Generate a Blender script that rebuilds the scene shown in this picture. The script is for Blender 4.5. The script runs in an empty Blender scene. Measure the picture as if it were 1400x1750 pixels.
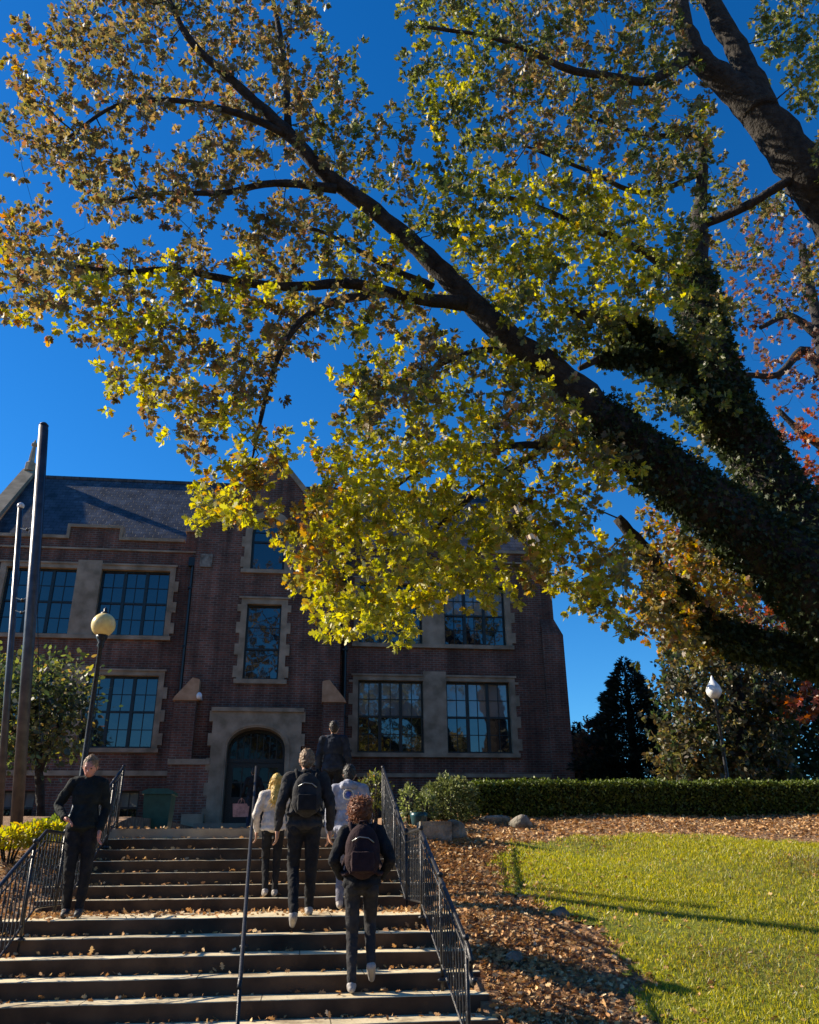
import bpy, math, random
import numpy as np
from mathutils import Vector, Matrix, Quaternion
random.seed(7); rng = np.random.default_rng(11)
PI = math.pi
S = bpy.context.scene; C = S.collection

# ------------------------------------------------------------------ camera
F = 1420.0; TH = math.radians(23.4); ROLL = -math.radians(.6); YAW = math.radians(7.3); EYE = 1.6
h_ = np.array([math.sin(YAW), math.cos(YAW), 0]); r0 = np.array([math.cos(YAW), -math.sin(YAW), 0]); zz = np.array([0, 0, 1.])
fw = h_*math.cos(TH)+zz*math.sin(TH); u0 = zz*math.cos(TH)-h_*math.sin(TH)
rt = r0*math.cos(ROLL)+u0*math.sin(ROLL); up = u0*math.cos(ROLL)-r0*math.sin(ROLL)
cam = bpy.data.cameras.new('camera'); co = bpy.data.objects.new('camera', cam); C.objects.link(co)
cam.sensor_fit = 'VERTICAL'; cam.sensor_height = 36; cam.lens = 36*F/1750; cam.clip_end = 3000; cam.clip_start = .05
M = Matrix([[rt[i], up[i], -fw[i]] for i in range(3)]).to_4x4(); M.translation = (0, 0, EYE); co.matrix_world = M
S.camera = co

def at(x, y, Y):                      # a sight line measured in the photograph, cut at a real distance Y
    v = fw+rt*(x-700)/F-up*(y-875)/F
    return np.array([0, 0, EYE])+v*Y/v[1]
def pxm(p):                           # size of one pixel at p, metres
    return float((np.asarray(p)-[0, 0, EYE])@fw)/F

# ------------------------------------------------------------------ world, sun
SUN_AZ = math.radians(68); SUN_EL = math.radians(31)      # azimuth measured from +Y towards -X
w = bpy.data.worlds.new('World'); S.world = w; w.use_nodes = True
nt = w.node_tree; nt.nodes.clear()
sky = nt.nodes.new('ShaderNodeTexSky'); sky.sky_type = 'NISHITA'; sky.sun_disc = False
sky.sun_elevation = SUN_EL; sky.sun_rotation = -SUN_AZ; sky.air_density = 1.0; sky.dust_density = .1; sky.ozone_density = 2.2; sky.altitude = 300
hs = nt.nodes.new('ShaderNodeHueSaturation'); hs.inputs['Saturation'].default_value = 1.38; hs.inputs['Value'].default_value = 1
bg = nt.nodes.new('ShaderNodeBackground'); bg.inputs[1].default_value = .073
wo = nt.nodes.new('ShaderNodeOutputWorld')
tn = nt.nodes.new('ShaderNodeMix'); tn.data_type = 'RGBA'; tn.blend_type = 'MULTIPLY'; tn.inputs[0].default_value = 1; tn.inputs[7].default_value = (.58, 1.03, 1.27, 1)
nt.links.new(sky.outputs[0], hs.inputs['Color']); nt.links.new(hs.outputs[0], tn.inputs[6]); nt.links.new(tn.outputs[2], bg.inputs[0]); nt.links.new(bg.outputs[0], wo.inputs[0])
sl = bpy.data.lights.new('sun', 'SUN'); sl.energy = 5; sl.angle = math.radians(.5); sl.color = (1, .88, .69)
so = bpy.data.objects.new('sun', sl); C.objects.link(so)
sd = Vector((-math.sin(SUN_AZ)*math.cos(SUN_EL), math.cos(SUN_AZ)*math.cos(SUN_EL), math.sin(SUN_EL)))
so.rotation_euler = sd.to_track_quat('Z', 'Y').to_euler(); so.location = (-20, 10, 20)
S.view_settings.view_transform = 'Standard'; S.view_settings.look = 'None'; S.view_settings.gamma = 1; S.view_settings.exposure = .9
S.cycles.max_bounces = 6; S.cycles.transparent_max_bounces = 8

# ------------------------------------------------------------------ materials
class NT:
    def __init__(s, name):
        s.m = bpy.data.materials.new(name); s.m.use_nodes = True; s.t = s.m.node_tree; s.b = s.t.nodes['Principled BSDF']
        s.co = s.t.nodes.new('ShaderNodeTexCoord')
    def n(s, typ, **kw):
        o = s.t.nodes.new(typ)
        for k, v in kw.items():
            if k in o.inputs: o.inputs[k].default_value = v
            else: setattr(o, k, v)
        return o
    def l(s, a, b): s.t.links.new(a, b)
def setp(b, rough=None, metal=None, spec=None):
    if rough is not None: b.inputs['Roughness'].default_value = rough
    if metal is not None: b.inputs['Metallic'].default_value = metal
    if spec is not None: b.inputs['Specular IOR Level'].default_value = spec
def noisy(name, c1, c2, scale=6, rough=.8, bump=.2, metal=0, spec=.4, detail=6, bscale=None, c3=None, dist=.01):
    k = NT(name); no = k.n('ShaderNodeTexNoise', Scale=scale, Detail=detail); k.l(k.co.outputs['Object'], no.inputs['Vector'])
    r = k.n('ShaderNodeValToRGB'); e = r.color_ramp.elements
    e[0].position = .33; e[0].color = (*c1, 1); e[1].position = .67; e[1].color = (*c2, 1)
    if c3: x = e.new(.52); x.color = (*c3, 1)
    k.l(no.outputs['Fac'], r.inputs[0]); k.l(r.outputs[0], k.b.inputs['Base Color'])
    if bump:
        n2 = k.n('ShaderNodeTexNoise', Scale=bscale or scale*5, Detail=5); k.l(k.co.outputs['Object'], n2.inputs['Vector'])
        bp = k.n('ShaderNodeBump', Strength=bump, Distance=dist); k.l(n2.outputs['Fac'], bp.inputs['Height']); k.l(bp.outputs[0], k.b.inputs['Normal'])
    setp(k.b, rough, metal, spec); return k.m
def brickmat(name, c1, c2, mortar, bw, bh, ms, rough=.85, bump=.5, slate=False):
    k = NT(name); sp = k.n('ShaderNodeSeparateXYZ'); k.l(k.co.outputs['Object'], sp.inputs[0])
    ad = k.n('ShaderNodeMath', operation='ADD'); k.l(sp.outputs[0], ad.inputs[0]); k.l(sp.outputs[1], ad.inputs[1])
    cb = k.n('ShaderNodeCombineXYZ'); k.l((sp.outputs[0] if slate else ad.outputs[0]), cb.inputs[0]); k.l(sp.outputs[2], cb.inputs[1])
    br = k.n('ShaderNodeTexBrick', Scale=1.0); br.inputs['Brick Width'].default_value = bw; br.inputs['Row Height'].default_value = bh
    br.inputs['Mortar Size'].default_value = ms; br.inputs['Color1'].default_value = (*c1, 1); br.inputs['Color2'].default_value = (*c2, 1); br.inputs['Mortar'].default_value = (*mortar, 1)
    br.inputs['Bias'].default_value = -.1
    k.l(cb.outputs[0], br.inputs['Vector'])
    no = k.n('ShaderNodeTexNoise', Scale=1.3, Detail=8); k.l(k.co.outputs['Object'], no.inputs['Vector'])
    mr = k.n('ShaderNodeMapRange'); mr.inputs[1].default_value = .3; mr.inputs[2].default_value = .7; mr.inputs[3].default_value = .65; mr.inputs[4].default_value = 1.3
    k.l(no.outputs['Fac'], mr.inputs[0])
    mx = k.n('ShaderNodeMix', data_type='RGBA', blend_type='MULTIPLY'); mx.inputs[0].default_value = 1
    k.l(br.outputs['Color'], mx.inputs[6]); k.l(mr.outputs[0], mx.inputs[7])
    mp = k.n('ShaderNodeMapping'); mp.inputs['Scale'].default_value = (2.2, 2.2, .22); k.l(k.co.outputs['Object'], mp.inputs[0]); n3 = k.n('ShaderNodeTexNoise', Scale=1.4, Detail=7); k.l(mp.outputs[0], n3.inputs['Vector'])
    m3 = k.n('ShaderNodeMapRange'); m3.inputs[1].default_value = .35; m3.inputs[2].default_value = .62; m3.inputs[3].default_value = .55; m3.inputs[4].default_value = 1.15; k.l(n3.outputs['Fac'], m3.inputs[0])
    mx3 = k.n('ShaderNodeMix', data_type='RGBA', blend_type='MULTIPLY'); mx3.inputs[0].default_value = 1; k.l(mx.outputs[2], mx3.inputs[6]); k.l(m3.outputs[0], mx3.inputs[7]); k.l(mx3.outputs[2], k.b.inputs['Base Color'])
    bp = k.n('ShaderNodeBump', Strength=bump, Distance=.012); bp.invert = True; k.l(br.outputs['Fac'], bp.inputs['Height']); k.l(bp.outputs[0], k.b.inputs['Normal'])
    setp(k.b, rough, 0, .3); return k.m
def leafmat(name, trans=.45, rough=.5, gloss=.045):
    k = NT(name); k.t.nodes.remove(k.b); a = k.n('ShaderNodeAttribute', attribute_name='leafcol')
    d = k.n('ShaderNodeBsdfDiffuse'); t = k.n('ShaderNodeBsdfTranslucent'); g = k.n('ShaderNodeBsdfGlossy'); g.inputs['Roughness'].default_value = rough; g.inputs['Color'].default_value = (1, 1, 1, 1)
    sat = k.n('ShaderNodeHueSaturation'); sat.inputs['Saturation'].default_value = 1.15; sat.inputs['Value'].default_value = 1.35
    k.l(a.outputs['Color'], d.inputs['Color']); k.l(a.outputs['Color'], sat.inputs['Color']); k.l(sat.outputs[0], t.inputs['Color'])
    m1 = k.n('ShaderNodeMixShader'); m1.inputs[0].default_value = trans; k.l(d.outputs[0], m1.inputs[1]); k.l(t.outputs[0], m1.inputs[2])
    m2 = k.n('ShaderNodeMixShader'); m2.inputs[0].default_value = gloss; k.l(m1.outputs[0], m2.inputs[1]); k.l(g.outputs[0], m2.inputs[2])
    k.l(m2.outputs[0], k.t.nodes['Material Output'].inputs[0]); return k.m
def plain(name, c, rough=.5, metal=0, spec=.5):
    return noisy(name, tuple(x*.8 for x in c), tuple(min(1, x*1.15) for x in c), 9, rough, .08, metal, spec)
m_brick = brickmat('brick', (.205, .075, .047), (.09, .047, .036), (.165, .135, .108), .215, .075, .012)
m_slate = brickmat('slate', (.055, .06, .075), (.085, .09, .105), (.02, .02, .025), .3, .17, .01, .6, .6, True)
m_stone = noisy('limestone', (.20, .155, .10), (.40, .31, .215), 2.4, .85, .25, bscale=22)
m_step = noisy('worn_step_stone', (.42, .33, .20), (.80, .67, .44), 2.2, .8, .4, bscale=26, c3=(.70, .58, .38))
m_frame = plain('dark_window_frame', (.012, .017, .016), .4)
m_iron = noisy('wrought_iron', (.022, .022, .024), (.06, .058, .06), 30, .38, .3, metal=.6)
m_galv = noisy('weathered_steel_pole', (.075, .075, .085), (.13, .125, .13), 7, .42, .2, metal=.6)
m_bark = noisy('oak_bark', (.016, .013, .012), (.052, .044, .038), 7, .95, 1.0, bscale=16, dist=.06)
m_leaf = leafmat('oak_leaf', .58); m_dleaf = leafmat('evergreen_leaf', .22, .5, .03); m_litter = leafmat('dry_leaf', .15, .7, .02)
m_mulch = noisy('bark_mulch', (.14, .075, .04), (.36, .22, .12), 9, .95, 1, bscale=40, c3=(.26, .15, .08), dist=.03)
m_turf = noisy('turf_soil', (.09, .11, .01), (.22, .23, .02), 5, .95, .8, bscale=60, dist=.02)
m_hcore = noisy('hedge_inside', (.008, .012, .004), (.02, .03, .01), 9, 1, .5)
m_globe = plain('lamp_globe_glass', (1.0, .72, .28), .25); m_white = plain('white_lamp_glass', (.85, .85, .85), .3)
m_green = plain('green_bin_plastic', (.03, .10, .065), .35)
def stepmat():
    k = NT('slab_step_stone'); sp = k.n('ShaderNodeSeparateXYZ'); k.l(k.co.outputs['Object'], sp.inputs[0])
    def mt(op, a, b=None, **kw):
        q = k.n('ShaderNodeMath', operation=op)
        for i, v in enumerate((a, b)):
            if v is None: continue
            if isinstance(v, (int, float)): q.inputs[i].default_value = v
            else: k.l(v, q.inputs[i])
        return q.outputs[0]
    row = mt('FLOOR', mt('DIVIDE', mt('ADD', sp.outputs[2], .02), .15)); xo = mt('DIVIDE', mt('ADD', sp.outputs[0], mt('MULTIPLY', row, .61)), 1.55)
    cell = mt('FLOOR', xo); fr = mt('FRACT', xo); joint = mt('GREATER_THAN', fr, .007)
    cb = k.n('ShaderNodeCombineXYZ'); k.l(cell, cb.inputs[0]); k.l(row, cb.inputs[1]); wn = k.n('ShaderNodeTexWhiteNoise'); k.l(cb.outputs[0], wn.inputs['Vector'])
    val = mt('MULTIPLY', mt('ADD', mt('MULTIPLY', wn.outputs['Value'], .25), .8), mt('ADD', mt('MULTIPLY', joint, .8), .2))
    no = k.n('ShaderNodeTexNoise', Scale=1.6, Detail=9, Roughness=.65); k.l(k.co.outputs['Object'], no.inputs['Vector'])
    r = k.n('ShaderNodeValToRGB'); e = r.color_ramp.elements; e[0].position = .36; e[0].color = (.30, .22, .13, 1); e[1].position = .62; e[1].color = (.82, .69, .45, 1); x = e.new(.46); x.color = (.64, .53, .34, 1)
    k.l(no.outputs['Fac'], r.inputs[0]); mx = k.n('ShaderNodeMix', data_type='RGBA', blend_type='MULTIPLY'); mx.inputs[0].default_value = 1; k.l(r.outputs[0], mx.inputs[6]); k.l(val, mx.inputs[7]); k.l(mx.outputs[2], k.b.inputs['Base Color'])
    n2 = k.n('ShaderNodeTexNoise', Scale=26, Detail=6); k.l(k.co.outputs['Object'], n2.inputs['Vector']); bp = k.n('ShaderNodeBump', Strength=.45, Distance=.01); k.l(n2.outputs['Fac'], bp.inputs['Height']); k.l(bp.outputs[0], k.b.inputs['Normal'])
    setp(k.b, .8, 0, .3); return k.m
m_step = stepmat()
m_pave = noisy('terrace_paving', (.17, .14, .11), (.3, .26, .2), 3, .85, .4)
m_rock = noisy('fieldstone', (.10, .09, .07), (.34, .30, .24), 5, .9, 1, bscale=14, dist=.05)
m_tan = noisy('sunlit_kneeler_stone', (.38, .21, .11), (.55, .33, .19), 4, .9, .5, bscale=20)  # kneeler stone, sunlit orange painted into its base colour
m_wood = plain('dark_door_paint', (.012, .014, .016), .35)
m_asphalt = noisy('asphalt', (.04, .04, .04), (.07, .068, .065), 5, .9, .5)
k = NT('window_glass'); k.b.inputs['Base Color'].default_value = (.006, .009, .012, 1); k.b.inputs['IOR'].default_value = 2.0; k.b.inputs['Roughness'].default_value = .025
_n = k.n('ShaderNodeTexNoise', Scale=1.7, Detail=2); k.l(k.co.outputs['Object'], _n.inputs['Vector']); _b = k.n('ShaderNodeBump', Strength=.12, Distance=.03); k.l(_n.outputs['Fac'], _b.inputs['Height']); k.l(_b.outputs[0], k.b.inputs['Normal']); m_glass = k.m
m_blind = m_glass.copy(); m_blind.name = 'glass_over_blind'; m_blind.node_tree.nodes['Principled BSDF'].inputs['Base Color'].default_value = (.17, .17, .16, 1)
m_gdark = m_glass.copy(); m_gdark.node_tree.nodes['Principled BSDF'].inputs['IOR'].default_value = 1.3
def cloth(name, c, sc=45): return noisy(name, tuple(x*.7 for x in c), tuple(min(1, x*1.2) for x in c), 12, .9, .7, bscale=sc, spec=.2, dist=.012)
def skinm(name, c): return noisy(name, tuple(x*.9 for x in c), c, 20, .5, .1)
m_skin = skinm('skin', (.55, .3, .2)); m_skin2 = skinm('skin_flushed', (.6, .26, .19))
m_rubber = plain('shoe_rubber', (.34, .31, .29), .6); m_dshoe = plain('dark_shoe', (.03, .03, .03), .6)

# ------------------------------------------------------------------ mesh helpers
def tag(o, label=None, cat=None, group=None, kind=None):
    if label: o['label'] = label
    if cat: o['category'] = cat
    if group: o['group'] = group
    if kind: o['kind'] = kind
    return o
def empty(name, loc, label=None, cat=None, group=None, rz=0):
    o = bpy.data.objects.new(name, None); C.objects.link(o); o.location = tuple(map(float, loc)); o.rotation_euler = (0, 0, rz); o.empty_display_size = .2
    tag(o, label, cat, group); return o
def link(name, me, mat, parent=None, smooth=False):
    o = bpy.data.objects.new(name, me); C.objects.link(o)
    if mat: me.materials.append(mat)
    if smooth: me.polygons.foreach_set('use_smooth', [True]*len(me.polygons))
    if parent:
        o.parent = parent; p = parent
        T = Matrix.Identity(4)
        while p is not None:
            T = Matrix.LocRotScale(p.location, p.rotation_euler, p.scale) @ T if not p.get('_w') else T; p = p.parent
        me.transform(T.inverted())
    return o
class MB:
    def __init__(s): s.v = []; s.f = []
    def add(s, vs, fs):
        b = len(s.v); s.v += [tuple(map(float, p)) for p in vs]; s.f += [tuple(b+i for i in f) for f in fs]; return s
    def box(s, x0, x1, y0, y1, z0, z1):
        return s.add([(x0,y0,z0),(x1,y0,z0),(x1,y1,z0),(x0,y1,z0),(x0,y0,z1),(x1,y0,z1),(x1,y1,z1),(x0,y1,z1)], [(0,3,2,1),(4,5,6,7),(0,1,5,4),(1,2,6,5),(2,3,7,6),(3,0,4,7)])
    def prism(s, poly, a, b, axis='y'):       # poly in the other two axes
        def P(u, v, t): return (u, t, v) if axis == 'y' else ((t, u, v) if axis == 'x' else (u, v, t))
        n = len(poly); s.add([P(u, v, a) for u, v in poly]+[P(u, v, b) for u, v in poly], [tuple(range(n)), tuple(range(2*n-1, n-1, -1))]+[(i, i+n, (i+1) % n+n, (i+1) % n) for i in range(n)]); return s
    def ring(s, inner, outer, y0, y1, closed=True):   # flat band between two outlines in x,z, extruded in y
        n = len(inner); vs = [(x, y, z) for y in (y0, y1) for L in (inner, outer) for x, z in L]; fs = []
        for i in range(n if closed else n-1):
            j = (i+1) % n
            fs += [(i, j, n+j, n+i), (2*n+i, 3*n+i, 3*n+j, 2*n+j), (i, 2*n+i, 2*n+j, j), (n+i, n+j, 3*n+j, 3*n+i)]
        if not closed: fs += [(0, n, 3*n, 2*n), (n-1, 3*n-1, 4*n-1, 2*n-1)]
        return s.add(vs, fs)
    def tube(s, pts, rad, n=8, caps=True):
        pts = [Vector(map(float, p)) for p in pts]
        if not hasattr(rad, '__len__'): rad = [rad]*len(pts)
        vs = []; q = None
        for i, p in enumerate(pts):
            d = (pts[min(i+1, len(pts)-1)]-pts[max(i-1, 0)])
            d = d.normalized() if d.length > 1e-9 else Vector((0, 0, 1))
            if q is None: a = d.orthogonal().normalized()
            else: a = (q-d*q.dot(d)); a = a.normalized() if a.length > 1e-6 else d.orthogonal().normalized()
            q = a; b = d.cross(a)
            for k in range(n):
                t = 2*PI*k/n; vs.append(p+(a*math.cos(t)+b*math.sin(t))*rad[i])
        m = len(pts); fs = [(i*n+k, i*n+(k+1) % n, (i+1)*n+(k+1) % n, (i+1)*n+k) for i in range(m-1) for k in range(n)]
        if caps: fs += [tuple(range(n-1, -1, -1)), tuple(range((m-1)*n, m*n))]
        return s.add(vs, fs)
    def cap(s, p0, p1, ra, rb, n=14):          # tapered rounded limb
        p0 = Vector(p0); p1 = Vector(p1); d = p1-p0; L = max(d.length, 1e-5); d /= L; P = []; R = []
        for t in (90, 70, 45, 20): P.append(p0-d*ra*math.sin(math.radians(t))); R.append(max(ra*math.cos(math.radians(t)), .0008))
        P.append(p0); R.append(ra); P.append(p1); R.append(rb)
        for t in (20, 45, 70, 90): P.append(p1+d*rb*math.sin(math.radians(t))); R.append(max(rb*math.cos(math.radians(t)), .0008))
        return s.tube(P, R, n)
    def ell(s, c, r, n=16, rot=None):
        c = Vector(c); m = n//2; vs = []; fs = []
        for i in range(m+1):
            a = PI*i/m
            for k in range(n):
                t = 2*PI*k/n; v = Vector((r[0]*max(math.sin(a), .003)*math.cos(t), r[1]*max(math.sin(a), .003)*math.sin(t), r[2]*math.cos(a)))
                if rot is not None: v = rot @ v
                vs.append(c+v)
        fs = [(i*n+k, (i+1)*n+k, (i+1)*n+(k+1) % n, i*n+(k+1) % n) for i in range(m) for k in range(n)]
        fs += [tuple(range(n)), tuple(range((m+1)*n-1, m*n-1, -1))]
        return s.add(vs, fs)
    def lathe(s, c, prof, n=16):               # prof: (r, z)
        return s.tube([(c[0], c[1], c[2]+z) for r, z in prof], [max(r, .001) for r, z in prof], n)
    def build(s, name, mat, parent=None, smooth=False):
        me = bpy.data.meshes.new(name); me.from_pydata(s.v, [], s.f); me.validate(); me.update()
        return link(name, me, mat, parent, smooth)
def remesh(mb, voxel, smooth_it=4, disp=0, dscale=.1):
    me = bpy.data.meshes.new('tmp'); me.from_pydata(mb.v, [], mb.f); o = bpy.data.objects.new('tmp', me); C.objects.link(o)
    r = o.modifiers.new('r', 'REMESH'); r.mode = 'VOXEL'; r.voxel_size = voxel
    if smooth_it: q = o.modifiers.new('s', 'SMOOTH'); q.iterations = smooth_it; q.factor = .5
    if disp:
        tx = bpy.data.textures.new('t', 'CLOUDS'); tx.noise_scale = dscale; d = o.modifiers.new('d', 'DISPLACE'); d.texture = tx; d.strength = disp; d.texture_coords = 'LOCAL'
    dg = bpy.context.evaluated_depsgraph_get(); out = bpy.data.meshes.new_from_object(o.evaluated_get(dg)); bpy.data.objects.remove(o); out.materials.clear(); return out

# leaves -------------------------------------------------------------------
OAK = np.array([(0,0),(.08,.20),(.30,.26),(.15,.42),(.44,.60),(.18,.68),(.22,.90),(0,1.05),(-.22,.90),(-.18,.68),(-.44,.60),(-.15,.42),(-.30,.26),(-.08,.20)])
DIA = np.array([(0,0),(.27,.42),(0,1),(-.27,.42)])
HEX = np.array([(0,0),(.28,.25),(.26,.65),(0,1),(-.26,.65),(-.28,.25)])
STAR = np.array([(0,0),(.3,.1),(.2,.35),(.5,.6),(.15,.6),(0,1),(-.15,.6),(-.5,.6),(-.2,.35),(-.3,.1)])
def leafmesh(name, P, size, col, shape, mat, parent=None, flat=0., fold=.25, dirs=None):
    N = len(P); K = len(shape); size = np.broadcast_to(size, (N,))
    d = rng.normal(size=(N, 3)) if dirs is None else dirs+rng.normal(size=(N, 3))*.35
    if flat: d[:, 2] *= (1-flat)
    d /= np.linalg.norm(d, axis=1, keepdims=True)+1e-9
    q = rng.normal(size=(N, 3))
    if flat: q[:, 2] *= (1-flat)
    a = np.cross(d, q); 
    if flat: a[:, 2] *= (1-flat)
    a /= np.linalg.norm(a, axis=1, keepdims=True)+1e-9; n = np.cross(a, d)
    s = shape; V = P[:, None, :]+size[:, None, None]*(a[:, None, :]*s[None, :, 0:1]+d[:, None, :]*s[None, :, 1:2]+n[:, None, :]*(fold*np.abs(s[None, :, 0:1])+.12*s[None, :, 1:2]**2*rng.normal(size=(N, 1, 1))))
    V = V.reshape(-1, 3)
    if parent is not None: V = V-np.array(parent.location)
    me = bpy.data.meshes.new(name); me.vertices.add(N*K); me.vertices.foreach_set('co', V.astype(np.float32).ravel())
    me.loops.add(N*K); me.loops.foreach_set('vertex_index', np.arange(N*K, dtype=np.int32)); me.polygons.add(N)
    me.polygons.foreach_set('loop_start', np.arange(0, N*K, K, dtype=np.int32)); me.polygons.foreach_set('loop_total', np.full(N, K, dtype=np.int32))
    me.update(calc_edges=True)
    at_ = me.attributes.new('leafcol', 'FLOAT_COLOR', 'POINT'); cc = np.ones((N*K, 4), np.float32); cc[:, :3] = np.repeat(np.clip(col, 0, 1), K, axis=0); at_.data.foreach_set('color', cc.ravel())
    o = bpy.data.objects.new(name, me); C.objects.link(o); me.materials.append(mat)
    if parent is not None: o.parent = parent
    return o
PAL = {
 'bgtree': [((.10,.08,.03),4),((.06,.06,.025),4),((.16,.10,.04),2),((.13,.12,.04),2)],
 'brown': [((.20,.15,.06),4),((.24,.16,.07),3),((.14,.14,.055),5),((.30,.21,.06),2),((.25,.12,.06),1)],
 'green': [((.12,.14,.035),5),((.085,.10,.03),4),((.22,.21,.04),3),((.26,.18,.06),1)],
 'yellow': [((.48,.42,.04),4),((.38,.36,.04),4),((.24,.25,.035),3),((.46,.30,.04),1)],
 'gold': [((.38,.23,.04),3),((.30,.25,.04),2),((.34,.15,.04),2),((.16,.15,.04),3)],
 'rust': [((.20,.08,.045),3),((.13,.06,.045),3),((.22,.12,.06),3),((.12,.07,.05),2)],
 'red': [((.35,.06,.02),4),((.28,.08,.02),3),((.38,.15,.03),1),((.16,.05,.02),2)],
 'olive': [((.17,.15,.04),4),((.10,.10,.03),4),((.27,.20,.06),2),((.2,.13,.07),1)],
 'dark': [((.03,.048,.018),4),((.045,.065,.022),3),((.075,.09,.03),2)],
 'hedge': [((.10,.14,.02),4),((.16,.20,.03),3),((.06,.085,.015),3)],
 'lime': [((.44,.41,.03),4),((.56,.49,.045),3),((.23,.28,.02),3)],
 'sage': [((.15,.18,.06),3),((.28,.30,.12),3),((.08,.10,.03),3)],
 'litter': [((.50,.28,.12),4),((.40,.21,.09),4),((.60,.40,.20),3),((.22,.12,.06),2),((.68,.52,.32),1)],
 'conifer': [((.012,.02,.012),4),((.022,.03,.016),3)]}
def pcol(key, n):
    p = PAL[key]; c = np.array([x[0] for x in p]); wt = np.array([x[1] for x in p], float); i = rng.choice(len(p), n, p=wt/wt.sum())
    return c[i]*(1+rng.normal(size=(n, 1))*.15).clip(.5, 1.6)

def inside(poly, x, y):
    r = False; j = len(poly)-1
    for i in range(len(poly)):
        xi, yi = poly[i]; xj, yj = poly[j]
        if (yi > y) != (yj > y) and x < (xj-xi)*(y-yi)/(yj-yi)+xi: r = not r
        j = i
    return r
def lump(x, y, f=1.0): return (math.sin(x*.021*f+1.3)*math.cos(y*.027*f+.4)+math.sin(x*.043*f+y*.031*f)*.7+math.cos(x*.013*f-y*.055*f+2)*.6)/2.3
def smoothpath(pts, sub=5):                       # Catmull-Rom through limb points (x,y,z,r)
    P = [np.array(p, float) for p in pts]; P = [2*P[0]-P[1]]+P+[2*P[-1]-P[-2]]; out = []
    for i in range(1, len(P)-2):
        for k in range(sub):
            t = k/sub; a, b, c, d = P[i-1:i+3]
            out.append(.5*((2*b)+(-a+c)*t+(2*a-5*b+4*c-d)*t*t+(-a+3*b-3*c+d)*t**3))
    out.append(P[-2]); return out
def limb_world(L, sub=5):                         # photo-measured limb: (px,py,Y,radius px) -> metres
    W = []
    for x, y, Y, r in L:
        p = at(x, y, Y); W.append((*p, r*pxm(p)))
    return smoothpath(W, sub)
def grow_tree(name, label, cat, base, limbs, zones, cell, nleaf, sigma, lsize, thick, shape=OAK, mat=None, holes=(), keep=-.45, group=None, trunkbark=None, twig=True, wob=.012, ros=None, thin=1.0):
    root = empty(name, base, label, cat, group); tr = MB(); nodes = []
    for L in limbs:
        W = limb_world(L)
        for q in W: q[3] *= thin
        pts = []; rr = []
        for q in W:
            j = rng.normal(size=3)*q[3]*.05; pts.append(q[:3]+j); rr.append(max(q[3]*(1+rng.normal()*.05), .006)); 
        tr.tube(pts, rr, 14 if rr[0] > .1 else 8)
        for p_, q in zip(pts, W):
            if q[3] < .35: nodes.append((*p_, min(q[3], .05)))
    tr.build('trunk', trunkbark or m_bark, root, True)
    N = [np.array(n) for n in nodes]; NA = np.array(N)
    sprays = []
    for poly, colr, Yb, dens in zones:
        xs = [p[0] for p in poly]; ys = [p[1] for p in poly]; cl = cell/math.sqrt(dens)
        y = min(ys)
        while y < max(ys):
            x = min(xs)
            while x < max(xs):
                px = x+random.random()*cl; py = y+random.random()*cl; x += cl
                if not inside(poly, px+random.gauss(0, 9), py+random.gauss(0, 9)): continue
                if lump(px, py, 1.2)*.55+lump(px+500, py+200, 3.0)*.75+random.gauss(0, .12) < keep: continue
                if any((px-hx)**2+(py-hy)**2 < hr*hr*random.uniform(.7, 1.1) for hx, hy, hr in holes): continue
                Yb_ = Yb(px, py) if callable(Yb) else Yb
                sprays.append((at(px, py, Yb_+random.gauss(0, thick)), colr(px, py) if callable(colr) else colr))
            y += cl
    cen = np.array([s[0] for s in sprays]); 
    tw = MB(); A = NA.copy(); order = []
    D = np.array([np.min(((A[:, :3]-c)**2).sum(1)) for c in cen]); idx = np.argsort(D)
    cap_ = np.zeros((len(A)+len(cen)*3, 4)); cap_[:len(A)] = A; cnt = len(A); dirs = np.zeros_like(cen)
    for i in idx:
        c = cen[i]; dd = ((cap_[:cnt, :3]-c)**2).sum(1)+ (cap_[:cnt,3]<.009)*.02; j = int(np.argmin(dd)); a = cap_[j]; v = c-a[:3]; L = np.linalg.norm(v)+1e-6
        dirs[i] = v/L
        r_0 = min(a[3]*.8, .006+.012*L); mid = a[:3]+v*.5+np.array([0, 0, -.03*L])+rng.normal(size=3)*.07*L; m3 = a[:3]+v*.8+rng.normal(size=3)*.05*L
        if twig: tw.tube([a[:3], mid, m3, c], [r_0, r_0*.8, r_0*.6, .003], 4, False)
        cap_[cnt] = (*mid, r_0*.8); cap_[cnt+1] = (*m3, r_0*.65); cap_[cnt+2] = (*c, max(.005, r_0*.5)); cnt += 3
    if twig: tw.build('branches', trunkbark or m_bark, root)
    if ros:
        nr, nl, so, sr = ros; c1 = np.repeat(cen, nr, axis=0); d1 = np.repeat(dirs, nr, axis=0); off = rng.normal(size=c1.shape)*so; c1 = c1+off
        a1 = d1*.5+off/so*.5+np.array([0, 0, -.15]); P = np.repeat(c1, nl, axis=0); a1 = np.repeat(a1, nl, axis=0)
        q = rng.normal(size=P.shape); q /= np.linalg.norm(q, axis=1, keepdims=True); dl = a1*.55+q; P = P+q*sr*rng.random((len(P), 1))
        cols = np.concatenate([pcol(s[1], nr*nl)*(1+random.gauss(0, .12)) for s in sprays])
        leafmesh('crown', P, lsize*(1+rng.normal(size=len(P))*.2).clip(.5, 1.5), cols, shape, mat or m_leaf, root, dirs=dl)
        return root, NA
    n = nleaf; P = np.repeat(cen, n, axis=0); g = rng.normal(size=P.shape)*sigma; g[:, 2] *= .8; P = P+g; P[:, 2] -= np.abs(g[:, 0])*.15
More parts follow.
